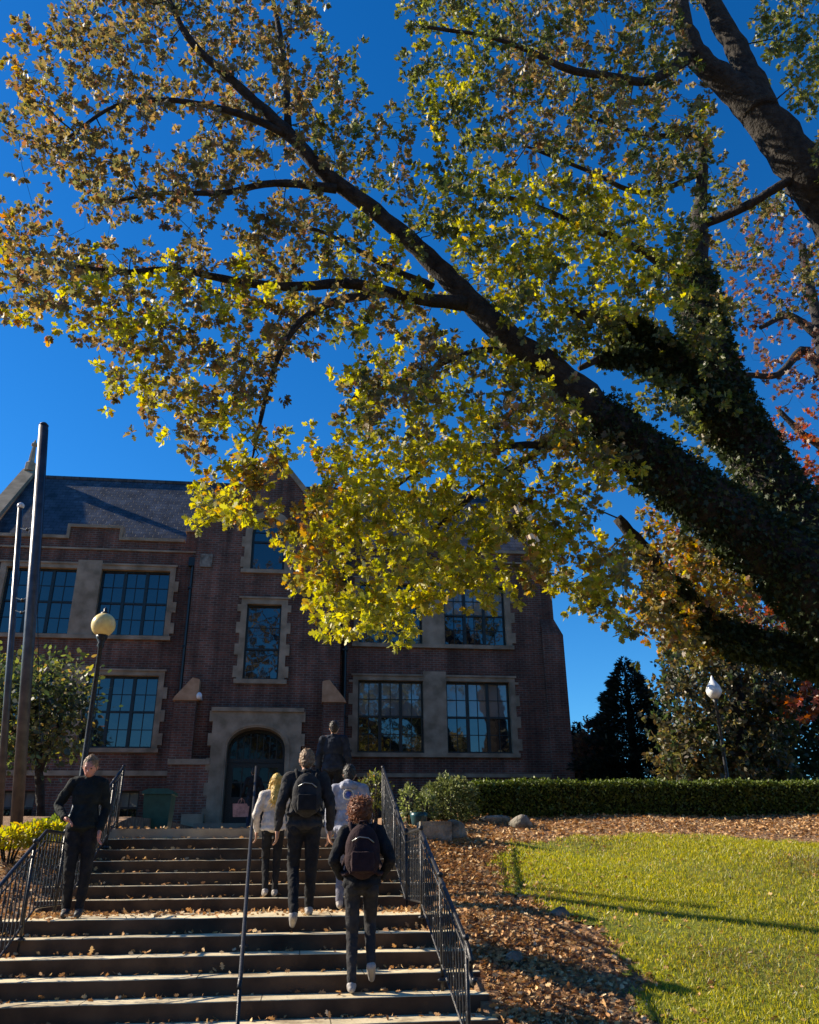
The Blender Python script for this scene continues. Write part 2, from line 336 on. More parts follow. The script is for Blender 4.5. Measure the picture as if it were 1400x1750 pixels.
    cols = np.concatenate([pcol(s[1], n)*(1+random.gauss(0, .12)) for s in sprays])
    dl = np.repeat(dirs, n, axis=0)*.6+g/sigma*.7; dl[:, 2] -= .25
    leafmesh('crown', P, lsize*(1+rng.normal(size=len(P))*.22).clip(.5, 1.5), cols, shape, mat or m_leaf, root, dirs=dl)
    return root, NA

# ------------------------------------------------------------------ ground
PROF = [(-400,0),(7.0,0),(8,.37),(10,1.0),(12,1.6),(13.6,2.0),(16.5,2.56),(20,2.72),(27,2.85),(60,3.0),(900,3.0)]
STP = [(-400,0),(7.2,0),(7.6,.1),(10,1.13),(11.4,1.24),(13.6,2.16),(16.5,2.56),(20,2.7),(27,2.85),(900,3.0)]
def interp(T, y):
    for (a, b), (c, d) in zip(T, T[1:]):
        if y <= c: return b+(d-b)*(y-a)/(c-a)
    return T[-1][1]
def H(x, y):
    e = max(x-1.75, -3.1-x, 0); wgt = math.exp(-e/.7)
    z = interp(PROF, y)*(1-wgt)+interp(STP, y)*wgt
    if e > .4 and 6 < y < 40: z += .03*math.sin(x*1.7+y)*math.sin(y*1.3)*min(1, e-.4)
    return z
def Hg(x, y):
    z = H(x, y)
    if -3.0 < x < 1.68 and 6.9 < y < 26.9: z -= .5
    return z
def axis(lo, hi, fine0, fine1, st):
    a = list(np.arange(fine0, fine1+1e-6, st)); s = st; x = fine1
    while x < hi: s *= 1.35; x += s; a.append(min(x, hi))
    s = st; x = fine0
    while x > lo: s *= 1.35; x -= s; a.insert(0, max(x, lo))
    return a
X = axis(-600, 600, -12, 16, .25); Y = axis(-300, 900, 5, 20, .25)
X = sorted(set([round(float(v), 3) for v in X]+[-3.02, -2.98, 1.66, 1.7])); 
vs = [(x, y, Hg(x, y)) for y in Y for x in X]; nx = len(X)
fs = [(j*nx+i, j*nx+i+1, (j+1)*nx+i+1, (j+1)*nx+i) for j in range(len(Y)-1) for i in range(nx-1)]
tag(MB().add(vs, fs).build('ground', m_mulch, None, True), kind='structure')
# a paved walk in front of the steps
tag(MB().box(-6, 5, -8, 7.47, -.3, .015).build('path', m_asphalt), kind='structure')

# ------------------------------------------------------------------ steps
SX0, SX1 = -3.1, 1.78
st = MB()
def nos(y0, z, y1, seed):                        # one long step stone: worn rounded nosing
    R = random.Random(seed); n = 26; xs = [SX0+(SX1-SX0)*i/n for i in range(n+1)]; prof = [(0, -.16), (0, -.008), (.003, -.002), (.014, 0), (y1-y0, 0), (y1-y0, -.5), (0, -.5)]
    vs = []; 
    for x in xs:
        dy = R.gauss(0, .0025); dz = R.gauss(0, .0015)
        for k, (a, b) in enumerate(prof): vs.append((x, y0+a+(dy if k < 4 else 0), z+b+(dz if 0 < k < 5 else 0)))
    m = len(prof); fs = [(i*m+k, (i+1)*m+k, (i+1)*m+(k+1) % m, i*m+(k+1) % m) for i in range(n) for k in range(m)]
    st.add(vs, fs+[tuple(range(m)), tuple(range((n+1)*m-1, n*m-1, -1))])
for k_ in range(7, 0, -1): nos(10-.36*k_, 1.17-.15*k_, 10-.36*(k_-1)+.04, k_)
nos(10, 1.17, 11.44, 20)
for k_ in range(1, 7): nos(11.4+.36*(k_-1), 1.17+.15*k_, 11.4+.36*k_+.04, 30+k_)
m_riser = noisy('shade_brown_riser', (.04, .023, .013), (.10, .06, .035), 3, .9, .5, bscale=22)  # riser shade painted in: much darker brown than the treads
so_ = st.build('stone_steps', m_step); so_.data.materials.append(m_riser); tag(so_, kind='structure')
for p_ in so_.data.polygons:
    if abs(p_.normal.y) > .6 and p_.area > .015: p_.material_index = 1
tr_ = MB(); tr_.add([(SX0,13.56,2.22),(SX1,13.56,2.22),(SX1,24.6,2.62),(SX0,24.6,2.62),(SX0,13.56,1.9),(SX1,13.56,1.9),(SX1,24.6,1.9),(SX0,24.6,1.9)], [(0,1,2,3),(0,4,5,1),(1,5,6,2),(2,6,7,3),(3,7,4,0)])
tr_.box(-3.0, .3, 24.6, 25.0, 2, 2.74); tr_.box(-2.9, .2, 25.0, 27.2, 2, 2.88)
tag(tr_.build('terrace', m_pave), kind='structure')

# ------------------------------------------------------------------ railings
def stairz(y, x=0):
    if y < 10: return max(.0, 1.17+(y-10)*.4167)
    if y < 11.4: return 1.17
    if y < 13.56: return 1.17+(y-11.2)*.4167
    return 2.22
def rail(name, label, X0, ya, yb, ornate=True, hgt=.87, X1=None):
    root = empty(name, (X0, ya, stairz(ya)), label, 'railing', 'iron railings on the stone steps')
    X1 = X0 if X1 is None else X1
    xx = lambda y: X0+(X1-X0)*max(0, min(1, (y-ya)/(yb-ya)))
    br = [y for y in (10.0, 11.2, 13.6) if ya < y < yb]; ys = [ya]+br+[yb]
    hp = [(xx(y), y, stairz(y)+hgt) for y in ys]; hr = MB()
    e0 = hp[0]; curl = [(e0[0], e0[1]-.16+.10*math.cos(a)*(1-i*.05)-.0, e0[2]-.17+.10*math.sin(a)*(1-i*.05)) for i, a in enumerate(np.linspace(-2.6, 1.6, 9))]
    hr.tube((curl if ornate else [(e0[0], e0[1]-.1, e0[2]-.05)])+hp, .021 if ornate else .017, 8); hr.build('handrail', m_iron, root, True)
    if ornate:
        b = MB(); b.tube([(xx(y), y, stairz(y)+.12) for y in ys], .012, 6); b.tube([(xx(y), y, stairz(y)+hgt-.1) for y in ys], .010, 6); b.build('bottom_rail', m_iron, root)
    # posts
    y = ya+.05; 
    py = list(np.arange(ya+.05, yb, 1.15 if ornate else 2.4))+[yb-.03]
    for q in py:
        z0 = stairz(q)-.16; m = MB(); m.tube([(xx(q), q, z0), (xx(q), q, stairz(q)+hgt)], .017 if ornate else .015, 8); m.lathe((xx(q), q, stairz(q)-.02), [(.045, 0), (.045, .02), (.02, .035)], 10)
        if ornate: m.ell((xx(q), q, stairz(q)+hgt+.03), (.03, .03, .03), 10)
        m.build('post', m_iron, root, True)
    if ornate:
        q = ya+.14; i = 0
        while q < yb-.08:
            if min(abs(q-p) for p in py) > .05:
                z = stairz(q); m = MB(); x = xx(q)
                m.tube([(x, q, z+.12), (x, q, z+hgt)], .008, 5)
                if i % 2 == 0:
                    for zc, sg in ((.30, 1), (.48, -1), (.64, 1)):
                        m.tube([(x, q+sg*(.052*math.sin(a)*(1-.06*j)), z+zc+.062*math.cos(a)*(1-.06*j)) for j, a in enumerate(np.linspace(0, 5.6, 11))], .007, 4)
                m.build('baluster', m_iron, root)
            q += .125; i += 1
    return root
rail('stair_railing', 'ornate black iron railing along the left side of the steps', -2.7, 7.3, 13.7)
rail('stair_railing', 'ornate black iron railing along the right side, next to the leaf bed', 1.42, 7.6, 13.7, X1=1.28)
rail('center_handrail', 'plain thin metal handrail running up the middle of the steps', -.38, 7.0, 13.6, False, .9, X1=-.70)

# ------------------------------------------------------------------ building
YW, YB = 27.5, 26.7
bld = empty('brick_school_building', (-1.35, YB, 2.8), 'three storey dark red brick building with limestone trim, slate roof and gabled entrance bay', 'building')
def wall(name, y, th, lx, rx, zb, holes, parent, mat=m_brick, face='y'):
    """lx,rx: functions of z; holes: (z0,z1,fl,fr) fl/fr functions of z"""
    zs = sorted(set(zb+[z for hh in holes for z in hh[4]])); m = MB()
    for a, b in zip(zs, zs[1:]):
        mid = (a+b)/2; act = sorted([hh for hh in holes if hh[0] <= mid <= hh[1]], key=lambda q: q[2](mid))
        L = lx; segs = []
        for hh in act: segs.append((L, hh[2])); L = hh[3]
        segs.append((L, rx))
        e = 1e-6
        for l, r in segs:
            q = [(l(a+e), a), (r(a+e), a), (r(b-e), b), (l(b-e), b)]
            if q[1][0]-q[0][0] < 1e-4 and q[2][0]-q[3][0] < 1e-4: continue
            m.add([(x, y, z) for x, z in q], [(0, 1, 2, 3)]); m.add([(x, y+th, z) for x, z in q], [(3, 2, 1, 0)])
            m.add([(q[0][0], y, q[0][1]), (q[0][0], y+th, q[0][1]), (q[3][0], y+th, q[3][1]), (q[3][0], y, q[3][1])], [(0, 3, 2, 1)])
            m.add([(q[1][0], y, q[1][1]), (q[1][0], y+th, q[1][1]), (q[2][0], y+th, q[2][1]), (q[2][0], y, q[2][1])], [(0, 1, 2, 3)])
    for hh in holes:
        for zq in (hh[0], hh[1]):
            x0, x1 = hh[2](min(max(zq, hh[0]+1e-6), hh[1]-1e-6)), hh[3](min(max(zq, hh[0]+1e-6), hh[1]-1e-6))
            m.add([(x0, y, zq), (x1, y, zq), (x1, y+th, zq), (x0, y+th, zq)], [(0, 1, 2, 3)])
    return m.build(name, mat, parent)
def rect(x0, x1, z0, z1): return (z0, z1, lambda z: x0, lambda z: x1, [z0, z1])
def cst(v): return lambda z: v
# window builder
def sash_window(x0, x1, z0, z1, y, cols=3, meet=.5, parent=bld, rows=(2, 2), sub=2):
    fr = MB(); t = .055; d = .09
    fr.box(x0, x0+t, y, y+d, z0, z1); fr.box(x1-t, x1, y, y+d, z0, z1); fr.box(x0+t, x1-t, y, y+d, z1-t, z1); fr.box(x0+t, x1-t, y, y+d, z0, z0+t*1.3)
    zi0, zi1 = z0+t*1.3, z1-t; W = (x1-x0-2*t)/cols
    for c in range(1, cols): xc = x0+t+W*c; fr.box(xc-.05, xc+.05, y+.002, y+d-.002, zi0, zi1)
    zm = zi0+(zi1-zi0)*meet
    for c in range(cols):
        a = x0+t+W*c+(.05 if c else 0); b = x0+t+W*(c+1)-(.05 if c < cols-1 else 0); fr.box(a, b, y+.012, y+d-.012, zm-.03, zm+.03)
    f = fr.build('window', m_frame, parent)
    mu = MB()
    for c in range(cols):
        a = x0+t+W*c+(.05 if c else 0); b = x0+t+W*(c+1)-(.05 if c < cols-1 else 0)
        for (q0, q1, nr) in ((zi0, zm-.03, rows[0]), (zm+.03, zi1, rows[1])):
            for i in range(1, sub): xm = a+(b-a)*i/sub; mu.box(xm-.011, xm+.011, y+.04, y+.062, q0, q1)
            for i in range(1, nr+1-1+0):
                zq = q0+(q1-q0)*i/nr
                for j in range(sub):
                    xa = a+(b-a)*j/sub+(.011 if j else 0); xb = a+(b-a)*(j+1)/sub-(.011 if j < sub-1 else 0); mu.box(xa, xb, y+.042, y+.06, zq-.011, zq+.011)
    if mu.v: mu.build('glazing_bars', m_frame, f)
    pn = MB(); pu = MB()
    for c in range(cols):
        a = x0+t+W*c+(.05 if c else 0); b = x0+t+W*(c+1)-(.05 if c < cols-1 else 0); j1 = random.gauss(0, .004); j2 = random.gauss(0, .004)
        for q0, q1 in ((zi0, zm-.03), (zm+.03, zi1)):
            (pn if q0 < zm else pu).add([(a, y+.066+j1, q0), (b, y+.066-j1, q0), (b, y+.066-j1+j2, q1), (a, y+.066+j1+j2, q1)], [(0, 1, 2, 3)])
    pn.build('pane', m_glass, f); pu.build('pane', m_blind if cols > 1 and random.random() < .7 else m_glass, f)
    return f
def quoins(m, xe, sgn, z0, z1, y0, y1, wq=.13, R=None):   # toothed outer edge of the stone surround
    z = z0; k = 0
    while z < z1-.05:
        hq = min(.36, z1-z)
        if k % 2 == 0: m.box(min(xe, xe+sgn*wq), max(xe, xe+sgn*wq), y0, y1, z, z+hq)
        z += hq; k += 1
def surround_pair(xa, xb, xm0, xm1, z0, z1, Z0, Z1, X0, X1, y, pr):
    """xa..xb windows outer limits, xm0..xm1 stone pier between"""
    m = MB(); f, b = y-.045, y+.22
    m.box(X0, xa, f, b, z0, z1); m.box(xb, X1, f, b, z0, z1); m.box(xm0, xm1, f-.012, b, z0, z1+pr)
    m.box(X0, xm0, f, b, z1, Z1); m.box(xm1, X1, f, b, z1, Z1)
    m.box(X0-.05, X1+.05, f-.05, b, Z0, z0)
    m.box(X0-.05, xm0, f-.04, f, Z1-.06, Z1); m.box(xm1, X1+.05, f-.04, f, Z1-.06, Z1)
    quoins(m, X0, -1, z0+.1, z1, f+.003, y+.05); quoins(m, X1, 1, z0+.1, z1, f+.003, y+.05)
    m.build('window_surround', m_stone, bld)
Lw = [(-9.98, -7.72), (-6.93, -4.68)]; Rw = [(1.75, 3.92), (4.69, 6.86)]
LZ = [(5.2, 7.47), (8.77, 11.04)]; RZ = [(5.11, 7.45), (8.70, 10.86)]
hl = []; hr_ = []
for (z0, z1) in LZ:
    hl.append(rect(-10.17, -4.5, z0-.12, z1+.2)); surround_pair(-9.98, -4.68, -7.72, -6.93, z0, z1, z0-.13, z1+.2, -10.17, -4.5, YW, .3)
    for a, b in Lw: sash_window(a, b, z0, z1, YW+.13)
for (z0, z1) in RZ:
    hr_.append(rect(1.57, 7.05, z0-.12, z1+.2)); surround_pair(1.75, 6.86, 3.92, 4.69, z0, z1, z0-.13, z1+.2, 1.57, 7.05, YW, .32)
    for a, b in Rw: sash_window(a, b, z0, z1, YW+.13)
# basement lights on the left
for a, b in Lw: hl.append(rect(a+.2, b-.2, 2.95, 3.95)); sash_window(a+.2, b-.2, 2.95, 3.95, YW+.13, 3, .5, rows=(1, 1))
XL, XR = -11.3, 8.6
def parap(z): return 12.2
wall('wall', YW, .4, cst(XL), cst(-3.8), [0, 12.1], hl, bld); wall('wall', YW, .4, cst(1.1), cst(XR), [0, 12.1], hr_, bld)
m = MB()                                                   # crenellated parapet with coping
PAR = [(XL, -8.2, 12.1), (-8.2, -6.46, 12.52), (-6.46, -4.27, 12.1), (-4.27, -3.8, 12.5)]; PAR2 = [(1.1, 1.9, 12.5), (1.9, 3.5, 12.1), (3.5, 5.2, 12.52), (5.2, XR-.0, 12.1)]
for P_ in (PAR, PAR2):
    for a, b, z in P_:
        if z > 12.2: MB().box(a, b, YW, YW+.3, 12.1, z).build('parapet', m_brick, bld)
m = MB()
for P_ in (PAR, PAR2):
    m = MB()
    for i, (a, b, z) in enumerate(P_):
        m.box(a-(.05 if z > 12.2 else -.0521), b+(.05 if z > 12.2 else -.0521), YW-.07, YW+.36, z, z+.11)
        if z > 12.2 and b-a > 1:
            m.box(a-.05, a+.05, YW-.066, YW+.34, 12.1, z); m.box(b-.05, b+.05, YW-.066, YW+.34, 12.1, z)
    m.build('coping', m_stone, bld)
for a, b in ((XL, -3.85), (1.15, XR)): MB().box(a, b, YW-.05, YW, 11.72, 11.78).build('string_course', m_stone, bld)
# water table band
MB().box(XL, -3.95, YW-.06, YW, 4.38, 4.53).build('band_course', m_stone, bld); MB().box(1.25, XR-.51, YW-.06, YW, 4.36, 4.48).build('band_course', m_stone, bld)
# side and rear walls with end gables
def endwall(x0, x1):
    m = MB(); m.prism([(YW+.4, 0), (34.5, 0), (34.5, 12.1), (31, 16.1), (YW+.4, 12.3)], x0, x1, 'x'); m.build('wall', m_brick, bld)
    m = MB(); 
    for (ya, za, yb, zb_) in ((YW-.05, 12.1, 31, 16.1), (34.55, 12.1, 31, 16.1)):
        q = [(ya, za), (yb, zb_), (yb, zb_+.22), (ya, za+.26)]
        m.prism(q, x0-.06, x1+.06, 'x')
    m.build('gable_coping', m_stone, bld)
endwall(XL, XL+.4); endwall(XR-.4, XR)
MB().box(XL+.4, XR-.4, 34.1, 34.5, 0, 12.1).build('wall', m_brick, bld)
m = MB(); m.lathe((XL+.2, 31, 16.2), [(.22, 0), (.2, .35), (.12, .42), (.1, .8), (.07, 1.1), (.12, 1.15), (.12, 1.22), (.05, 1.3), (.01, 1.42)], 8); m.build('finial', m_stone, bld)
m = MB(); m.lathe((XR-.2, 31, 16.2), [(.22, 0), (.2, .35), (.12, .42), (.1, .8), (.07, 1.1), (.12, 1.15), (.12, 1.22), (.05, 1.3), (.01, 1.42)], 8); m.build('finial', m_stone, bld)
# right corner buttress
m = MB(); m.box(XR+.002, XR+.24, YW-.16, YW+.6, 0, 9.1); m.box(XR-.5, XR+.002, YW-.16, YW-.003, 0, 9.1)
m.add([(XR-.5,YW-.16,9.1),(XR+.24,YW-.16,9.1),(XR+.24,YW+.6,9.1),(XR-.5,YW-.002,9.1),(XR-.5,YW-.002,9.7),(XR,YW-.002,9.7),(XR,YW+.6,9.7)],[(0,1,5,4),(1,2,6,5)]); m.build('buttress', m_brick, bld)
# main roof
m = MB(); m.prism([(YW+.32, 12.12), (31, 15.98), (34.2, 12.2), (34.2, 12.0), (31, 15.75), (YW+.32, 11.95)], XL+.4, XR-.4, 'x'); m.build('roof', m_slate, bld)
m = MB(); m.tube([(XL+.4, 31, 15.98), (XR-.4, 31, 15.98)], .09, 8); m.build('ridge_cap', m_slate, bld)
# bay ------------------------------------------------------------
CX = -1.35; G = [(2.45, 12.5), (2.2, 12.62), (1.85, 12.95), (1.45, 13.4), (1.02, 13.85), (.5, 14.5), (.06, 15.0)]
def half(z):
    if z <= 12.5: return 2.45
    for (a, b), (c, d) in zip(G, G[1:]):
        if z <= d: return a+(c-a)*(z-b)/(d-b)
    return .06
def arch_pts(x0, x1, z0, zs, rise, n=10, tudor=False):
    """closed outline: bottom-left, up, arch, bottom-right (counted from left)"""
    cx = (x0+x1)/2; hw = (x1-x0)/2; P = [(x0, z0), (x0, (z0+zs)/2)]
    for i in range(n+1):
        a = PI-PI*i/n; P.append((cx+hw*math.cos(a), zs+rise*math.sin(a)**(.8 if tudor else 1)))
    return P+[(x1, (z0+zs)/2), (x1, z0)]
AWo = (-2.2, -.62, 10.92, 12.28, .78)       # outer stone arch outline
ao = arch_pts(*AWo); ai = arch_pts(-1.98, -.85, 10.92, 12.25, .57)
def archhole(x0, x1, z0, zs, rise):
    cx = (x0+x1)/2; hw = (x1-x0)/2
    def hx(z):
        if z <= zs: return hw
        s = min(1, (z-zs)/rise); return hw*math.sqrt(max(0, 1-s*s))
    zs_ = [z0, zs]+[zs+rise*math.sin(PI/2*i/7) for i in range(1, 8)]
    return (z0, zs+rise, lambda z: cx-hx(z), lambda z: cx+hx(z), zs_)
DO = (-2.75, -.05, 2.88, 6.3)
hb = [archhole(-2.2, -.62, 10.8, 12.28, .78), rect(-2.17, -.66, 7.1, 9.95), rect(*DO)]
wall('bay_wall', YB, .4, lambda z: CX-half(z), lambda z: CX+half(z), [0]+[z for _, z in G], hb, bld)
m = MB(); m.box(CX-2.45, CX-2.05, YB+.4, YW+.4, 0, 12.5); m.box(CX+2.05, CX+2.45, YB+.4, YW+.4, 0, 12.5); m.build('bay_wall', m_brick, bld)
gl = [(CX-a, b) for a, b in G]+[(CX+a, b) for a, b in G[::-1]]; gin = gl; gout = []
for i, (x, z) in enumerate(gl):
    s = -1 if x < CX else 1; gout.append((x+s*.10, z+.16))
gout[0] = (gl[0][0]-.08, gl[0][1]+.0); gout[-1] = (gl[-1][0]+.08, gl[-1][1])
m = MB(); m.ring(gin, gout, YB-.06, YB+.46, False); m.lathe((CX, YB+.2, 15.05), [(.16, 0), (.15, .25), (.07, .3), (.05, .5), (.02, .62)], 8); m.build('gable_coping', m_stone, bld)
m = MB(); m.prism([(CX-2.4, 12.5), (CX-1.6, 13.05), (CX, 14.75), (CX+1.6, 13.05), (CX+2.4, 12.5)], YB+.42, 30.6, 'y'); m.build('bay_roof', m_slate, bld)
# arched window
m = MB(); m.ring(ai, ao, YB-.045, YB+.22, False); m.box(-2.27, -.55, YB-.09, YB+.22, 10.79, 10.92); quoins(m, -2.2, -1, 11.0, 12.2, YB-.04, YB+.05, .1); quoins(m, -.62, 1, 11.0, 12.2, YB-.04, YB+.05, .1); m.build('window_surround', m_stone, bld)
fi = arch_pts(-1.90, -.93, 11.0, 12.25, .49); fo = arch_pts(-1.98, -.85, 10.921, 12.25, .569)
m = MB(); m.ring(fi, fo, YB+.12, YB+.2); m.box(-1.9, -.93, YB+.125, YB+.195, 11.93, 11.99)
fw_ = m.build('window', m_frame, bld); m = MB(); m.box(CX-.075, CX-.05, YB+.14, YB+.17, 11.99, 12.73); m.box(-1.9, CX-.075, YB+.14, YB+.17, 12.3, 12.325); m.box(CX-.05, -.93, YB+.14, YB+.17, 12.3, 12.325); m.build('glazing_bars', m_frame, fw_)
m = MB(); m.prism(fi, YB+.172, YB+.18, 'y'); m.build('pane', m_glass, fw_)
# middle window
m = MB(); f, b = YB-.045, YB+.22; m.box(-2.17, -1.98, f, b, 7.24, 9.72); m.box(-.86, -.66, f, b, 7.24, 9.72); m.box(-2.17, -.66, f, b, 9.72, 9.95); m.box(-2.24, -.58, f-.04, b, 7.1, 7.24); m.box(-2.25, -.57, f-.04, f, 9.9, 9.96)
quoins(m, -2.17, -1, 7.3, 9.7, f+.003, YB+.05, .12); quoins(m, -.66, 1, 7.3, 9.7, f+.003, YB+.05, .12); m.build('window_surround', m_stone, bld)
sash_window(-1.98, -.86, 7.24, 9.72, YB+.13, 1, .4, rows=(1, 2), sub=1)
# corbel blocks + kneelers + floodlight
m = MB(); m.box(CX-2.28, CX-1.88, YB-.06, YB, 10.95, 11.4); m.build('stone_block', m_rock, bld)
for s in (-1, 1):
    m = MB(); m.box(min(CX+s*2.452, CX+s*2.6), max(CX+s*2.452, CX+s*2.6), YB-.28, YB+.5, 0, 6.5); m.box(min(CX+s*1.95, CX+s*2.452), max(CX+s*1.95, CX+s*2.452), YB-.28, YB-.002, 0, 6.5); m.build('buttress', m_brick, bld)
    m = MB(); q = [(CX+s*2.66, 6.5), (CX+s*1.9, 6.5), (CX+s*1.9, 7.15), (CX+s*2.12, 7.2), (CX+s*2.6, 6.62)]; m.prism(q, YB-.34, YB-.003, 'y'); m.build('kneeler_stone', m_tan, bld)
m = MB(); m.ell((CX-1.86, YB-.42, 6.62), (.09, .09, .11), 12); m.box(CX-1.92, CX-1.80, YB-.36, YB-.003, 6.55, 6.62); m.build('floodlight', m_white, bld, True)
# door band, plinth
m = MB(); m.box(-3.97, -2.751, YB-.33, YB-.281, 4.6, 4.76); m.build('band_course', m_stone, bld)
MB().box(-.049, 1.27, YB-.33, YB-.281, 4.6, 4.76).build('band_course', m_stone, bld); MB().box(-3.4, -2.78, YB-.5, YB-.29, 2.5, 3.2).build('plinth_block', m_stone, bld)
m = MB(); m.box(-3.3, -2.751, YB-.28, YB-.003, 0, 4.6); m.build('plinth', m_brick, bld); MB().box(-.049, .6, YB-.28, YB-.003, 0, 4.6).build('plinth', m_brick, bld)
# door surround (tudor arch)
di = arch_pts(-2.28, -.52, 2.88, 5.0, .72, 14, True); n_ = len(di); do_ = []
for i, (x, z) in enumerate(di):
    if i < 2: do_.append((DO[0], z))
    elif i >= n_-2: do_.append((DO[1], z))
    else:
        t = (i-2)/(n_-5); do_.append((DO[0]+(DO[1]-DO[0])*t, DO[3]) if 0 < t < 1 else (DO[0] if t == 0 else DO[1], 5.0))
do_[3] = (DO[0], DO[3]); do_[n_-4] = (DO[1], DO[3])
m = MB(); m.ring(di, do_, YB-.30, YB+.4, False); m.box(DO[0]-.06, DO[1]+.06, YB-.36, YB-.30, DO[3]-.12, DO[3])
di2 = arch_pts(-2.42, -.38, 2.88, 5.0, .84, 14, True); m.ring([(x, z) for x, z in arch_pts(-2.33, -.47, 2.88, 5.0, .765, 14, True)], di2, YB-.325, YB-.30, False)
quoins(m, DO[0], -1, 3.0, 6.2, YB-.29, YB-.1, .11); quoins(m, DO[1], 1, 3.0, 6.2, YB-.29, YB-.1, .11)
m.build('door_surround', m_stone, bld)
yd = YB+.25
m = MB(); m.box(-2.28, -.52, yd, yd+.08, 4.72, 4.84); m.box(-2.28, -2.2, yd, yd+.08, 2.88, 4.72); m.box(-.6, -.52, yd, yd+.08, 2.88, 4.72)
m.ring(arch_pts(-2.2, -.6, 4.84, 5.0, .62, 14, True), arch_pts(-2.28, -.52, 4.84, 5.0, .72, 14, True), yd, yd+.08, False)
for i in range(1, 8): xq = -2.2+1.6*i/8; m.box(xq-.014, xq+.014, yd+.01, yd+.05, 4.84, 5.0+.6*math.sin(math.acos(max(-1, min(1, (xq+1.4)/.8))))**.8)
fr_ = m.build('door_frame', m_wood, bld)
MB().prism(arch_pts(-2.2, -.6, 4.84, 5.0, .62, 14, True), yd+.05, yd+.058, 'y').build('fanlight_glass', m_gdark, fr_)
for a, b in ((-2.2, -1.41), (-1.39, -.6)):
    m = MB(); m.box(a, a+.12, yd+.01, yd+.06, 2.9, 4.71); m.box(b-.12, b, yd+.01, yd+.06, 2.9, 4.71); m.box(a+.12, b-.12, yd+.01, yd+.06, 4.58, 4.71); m.box(a+.12, b-.12, yd+.01, yd+.06, 3.6, 3.72); m.box(a+.12, b-.12, yd+.02, yd+.05, 2.9, 3.6)
    m.box((a+b)/2-.02, (a+b)/2+.02, yd+.015, yd+.055, 3.72, 4.58); m.box(a+.12, (a+b)/2-.02, yd+.018, yd+.052, 4.13, 4.17); m.box((a+b)/2+.02, b-.12, yd+.018, yd+.052, 4.13, 4.17)
    d_ = m.build('door', m_wood, bld); MB().box(a+.12, b-.12, yd+.03, yd+.036, 3.72, 4.58).build('pane', m_gdark, d_)
    xh = b-.06 if a < -2 else a+.06; m = MB(); m.tube([(xh, yd-.04, 3.75), (xh, yd-.04, 4.0)], .014, 6); m.tube([(xh, yd-.04, 3.77), (xh, yd+.01, 3.77)], .01, 6); m.tube([(xh, yd-.04, 3.98), (xh, yd+.01, 3.98)], .01, 6); m.build('handle', m_galv, d_)
# downpipes
for x in (-3.93, 1.28):
    m = MB(); m.tube([(x, YW-.1, 2.8), (x, YW-.1, 11.3)], .07, 8); m.box(x-.16, x+.16, YW-.22, YW-.003, 11.2, 11.5)
    for z in (4, 6.2, 8.4, 10.4): m.box(x-.1, x+.1, YW-.18, YW-.003, z, z+.06)
    m.build('downpipe', m_frame, bld)
# dark interior so glass has depth behind it: floors
MB().box(XL+.45, XR-.45, YW+.8, 34.0, 8.0, 8.2).build('floor_slab', m_wood, bld)

# ------------------------------------------------------------------ street furniture
b0 = at(36, 1420, 14); t0 = at(75, 727, 14)
fp = empty('flagpole', (b0[0], 14, H(b0[0], 14)-.05), 'tall thick grey metal flagpole left of the steps', 'flagpole', 'flagpoles left of the steps')
bb = np.array([b0[0]-.05, 14, H(b0[0], 14)-.1])
m = MB(); m.tube([bb, bb+(t0-bb)*.5, t0], [.09, .09, .08], 16); m.build('pole', m_galv, fp, True)
m = MB(); m.tube([t0, t0+np.array([0, 0, .05])], [.088, .045], 14); m.build('cap', m_galv, fp, True)
m = MB(); q = bb+(t0-bb)*.86; m.tube([bb+np.array([.11, -.03, 1.6]), (bb+(t0-bb)*.5)+np.array([.12, -.04, 0]), t0+np.array([.1, -.03, -.1])], .006, 5)
m.tube([bb+np.array([.09, -.03, 1.5]), bb+np.array([.15, -.05, 1.5]), bb+np.array([.15, -.05, 1.65])], .012, 6); m.build('halyard', m_iron, fp)
b1 = at(2, 1420, 14.6); t1 = at(35, 868, 14.6)
fp2 = empty('flagpole', (b1[0], 14.6, H(b1[0], 14.6)-.05), 'thinner, shorter flagpole with pale ball top at the left edge', 'flagpole', 'flagpoles left of the steps')
bb1 = np.array([b1[0]-.03, 14.6, H(b1[0], 14.6)-.1])
m = MB(); m.tube([bb1, bb1+(t1-bb1)*.5, t1], [.06, .055, .045], 12); m.build('pole', m_galv, fp2, True)
m = MB(); m.ell(t1+np.array([0, 0, .04]), (.065, .065, .065), 12); m.build('ball_finial', m_white, fp2, True)
m = MB()
for k_ in (.93, .70, .66):
    p = bb1+(t1-bb1)*k_; e = bb+(t0-bb)*(k_*.78); m.tube([p, p+(e-p)*.5+np.array([0, 0, -.06]), p+(e-p)*.85], .008, 5); m.ell(p+(e-p)*.5+np.array([0, 0, -.06]), (.03, .03, .03), 8)
m.build('halyard', m_iron, fp2)

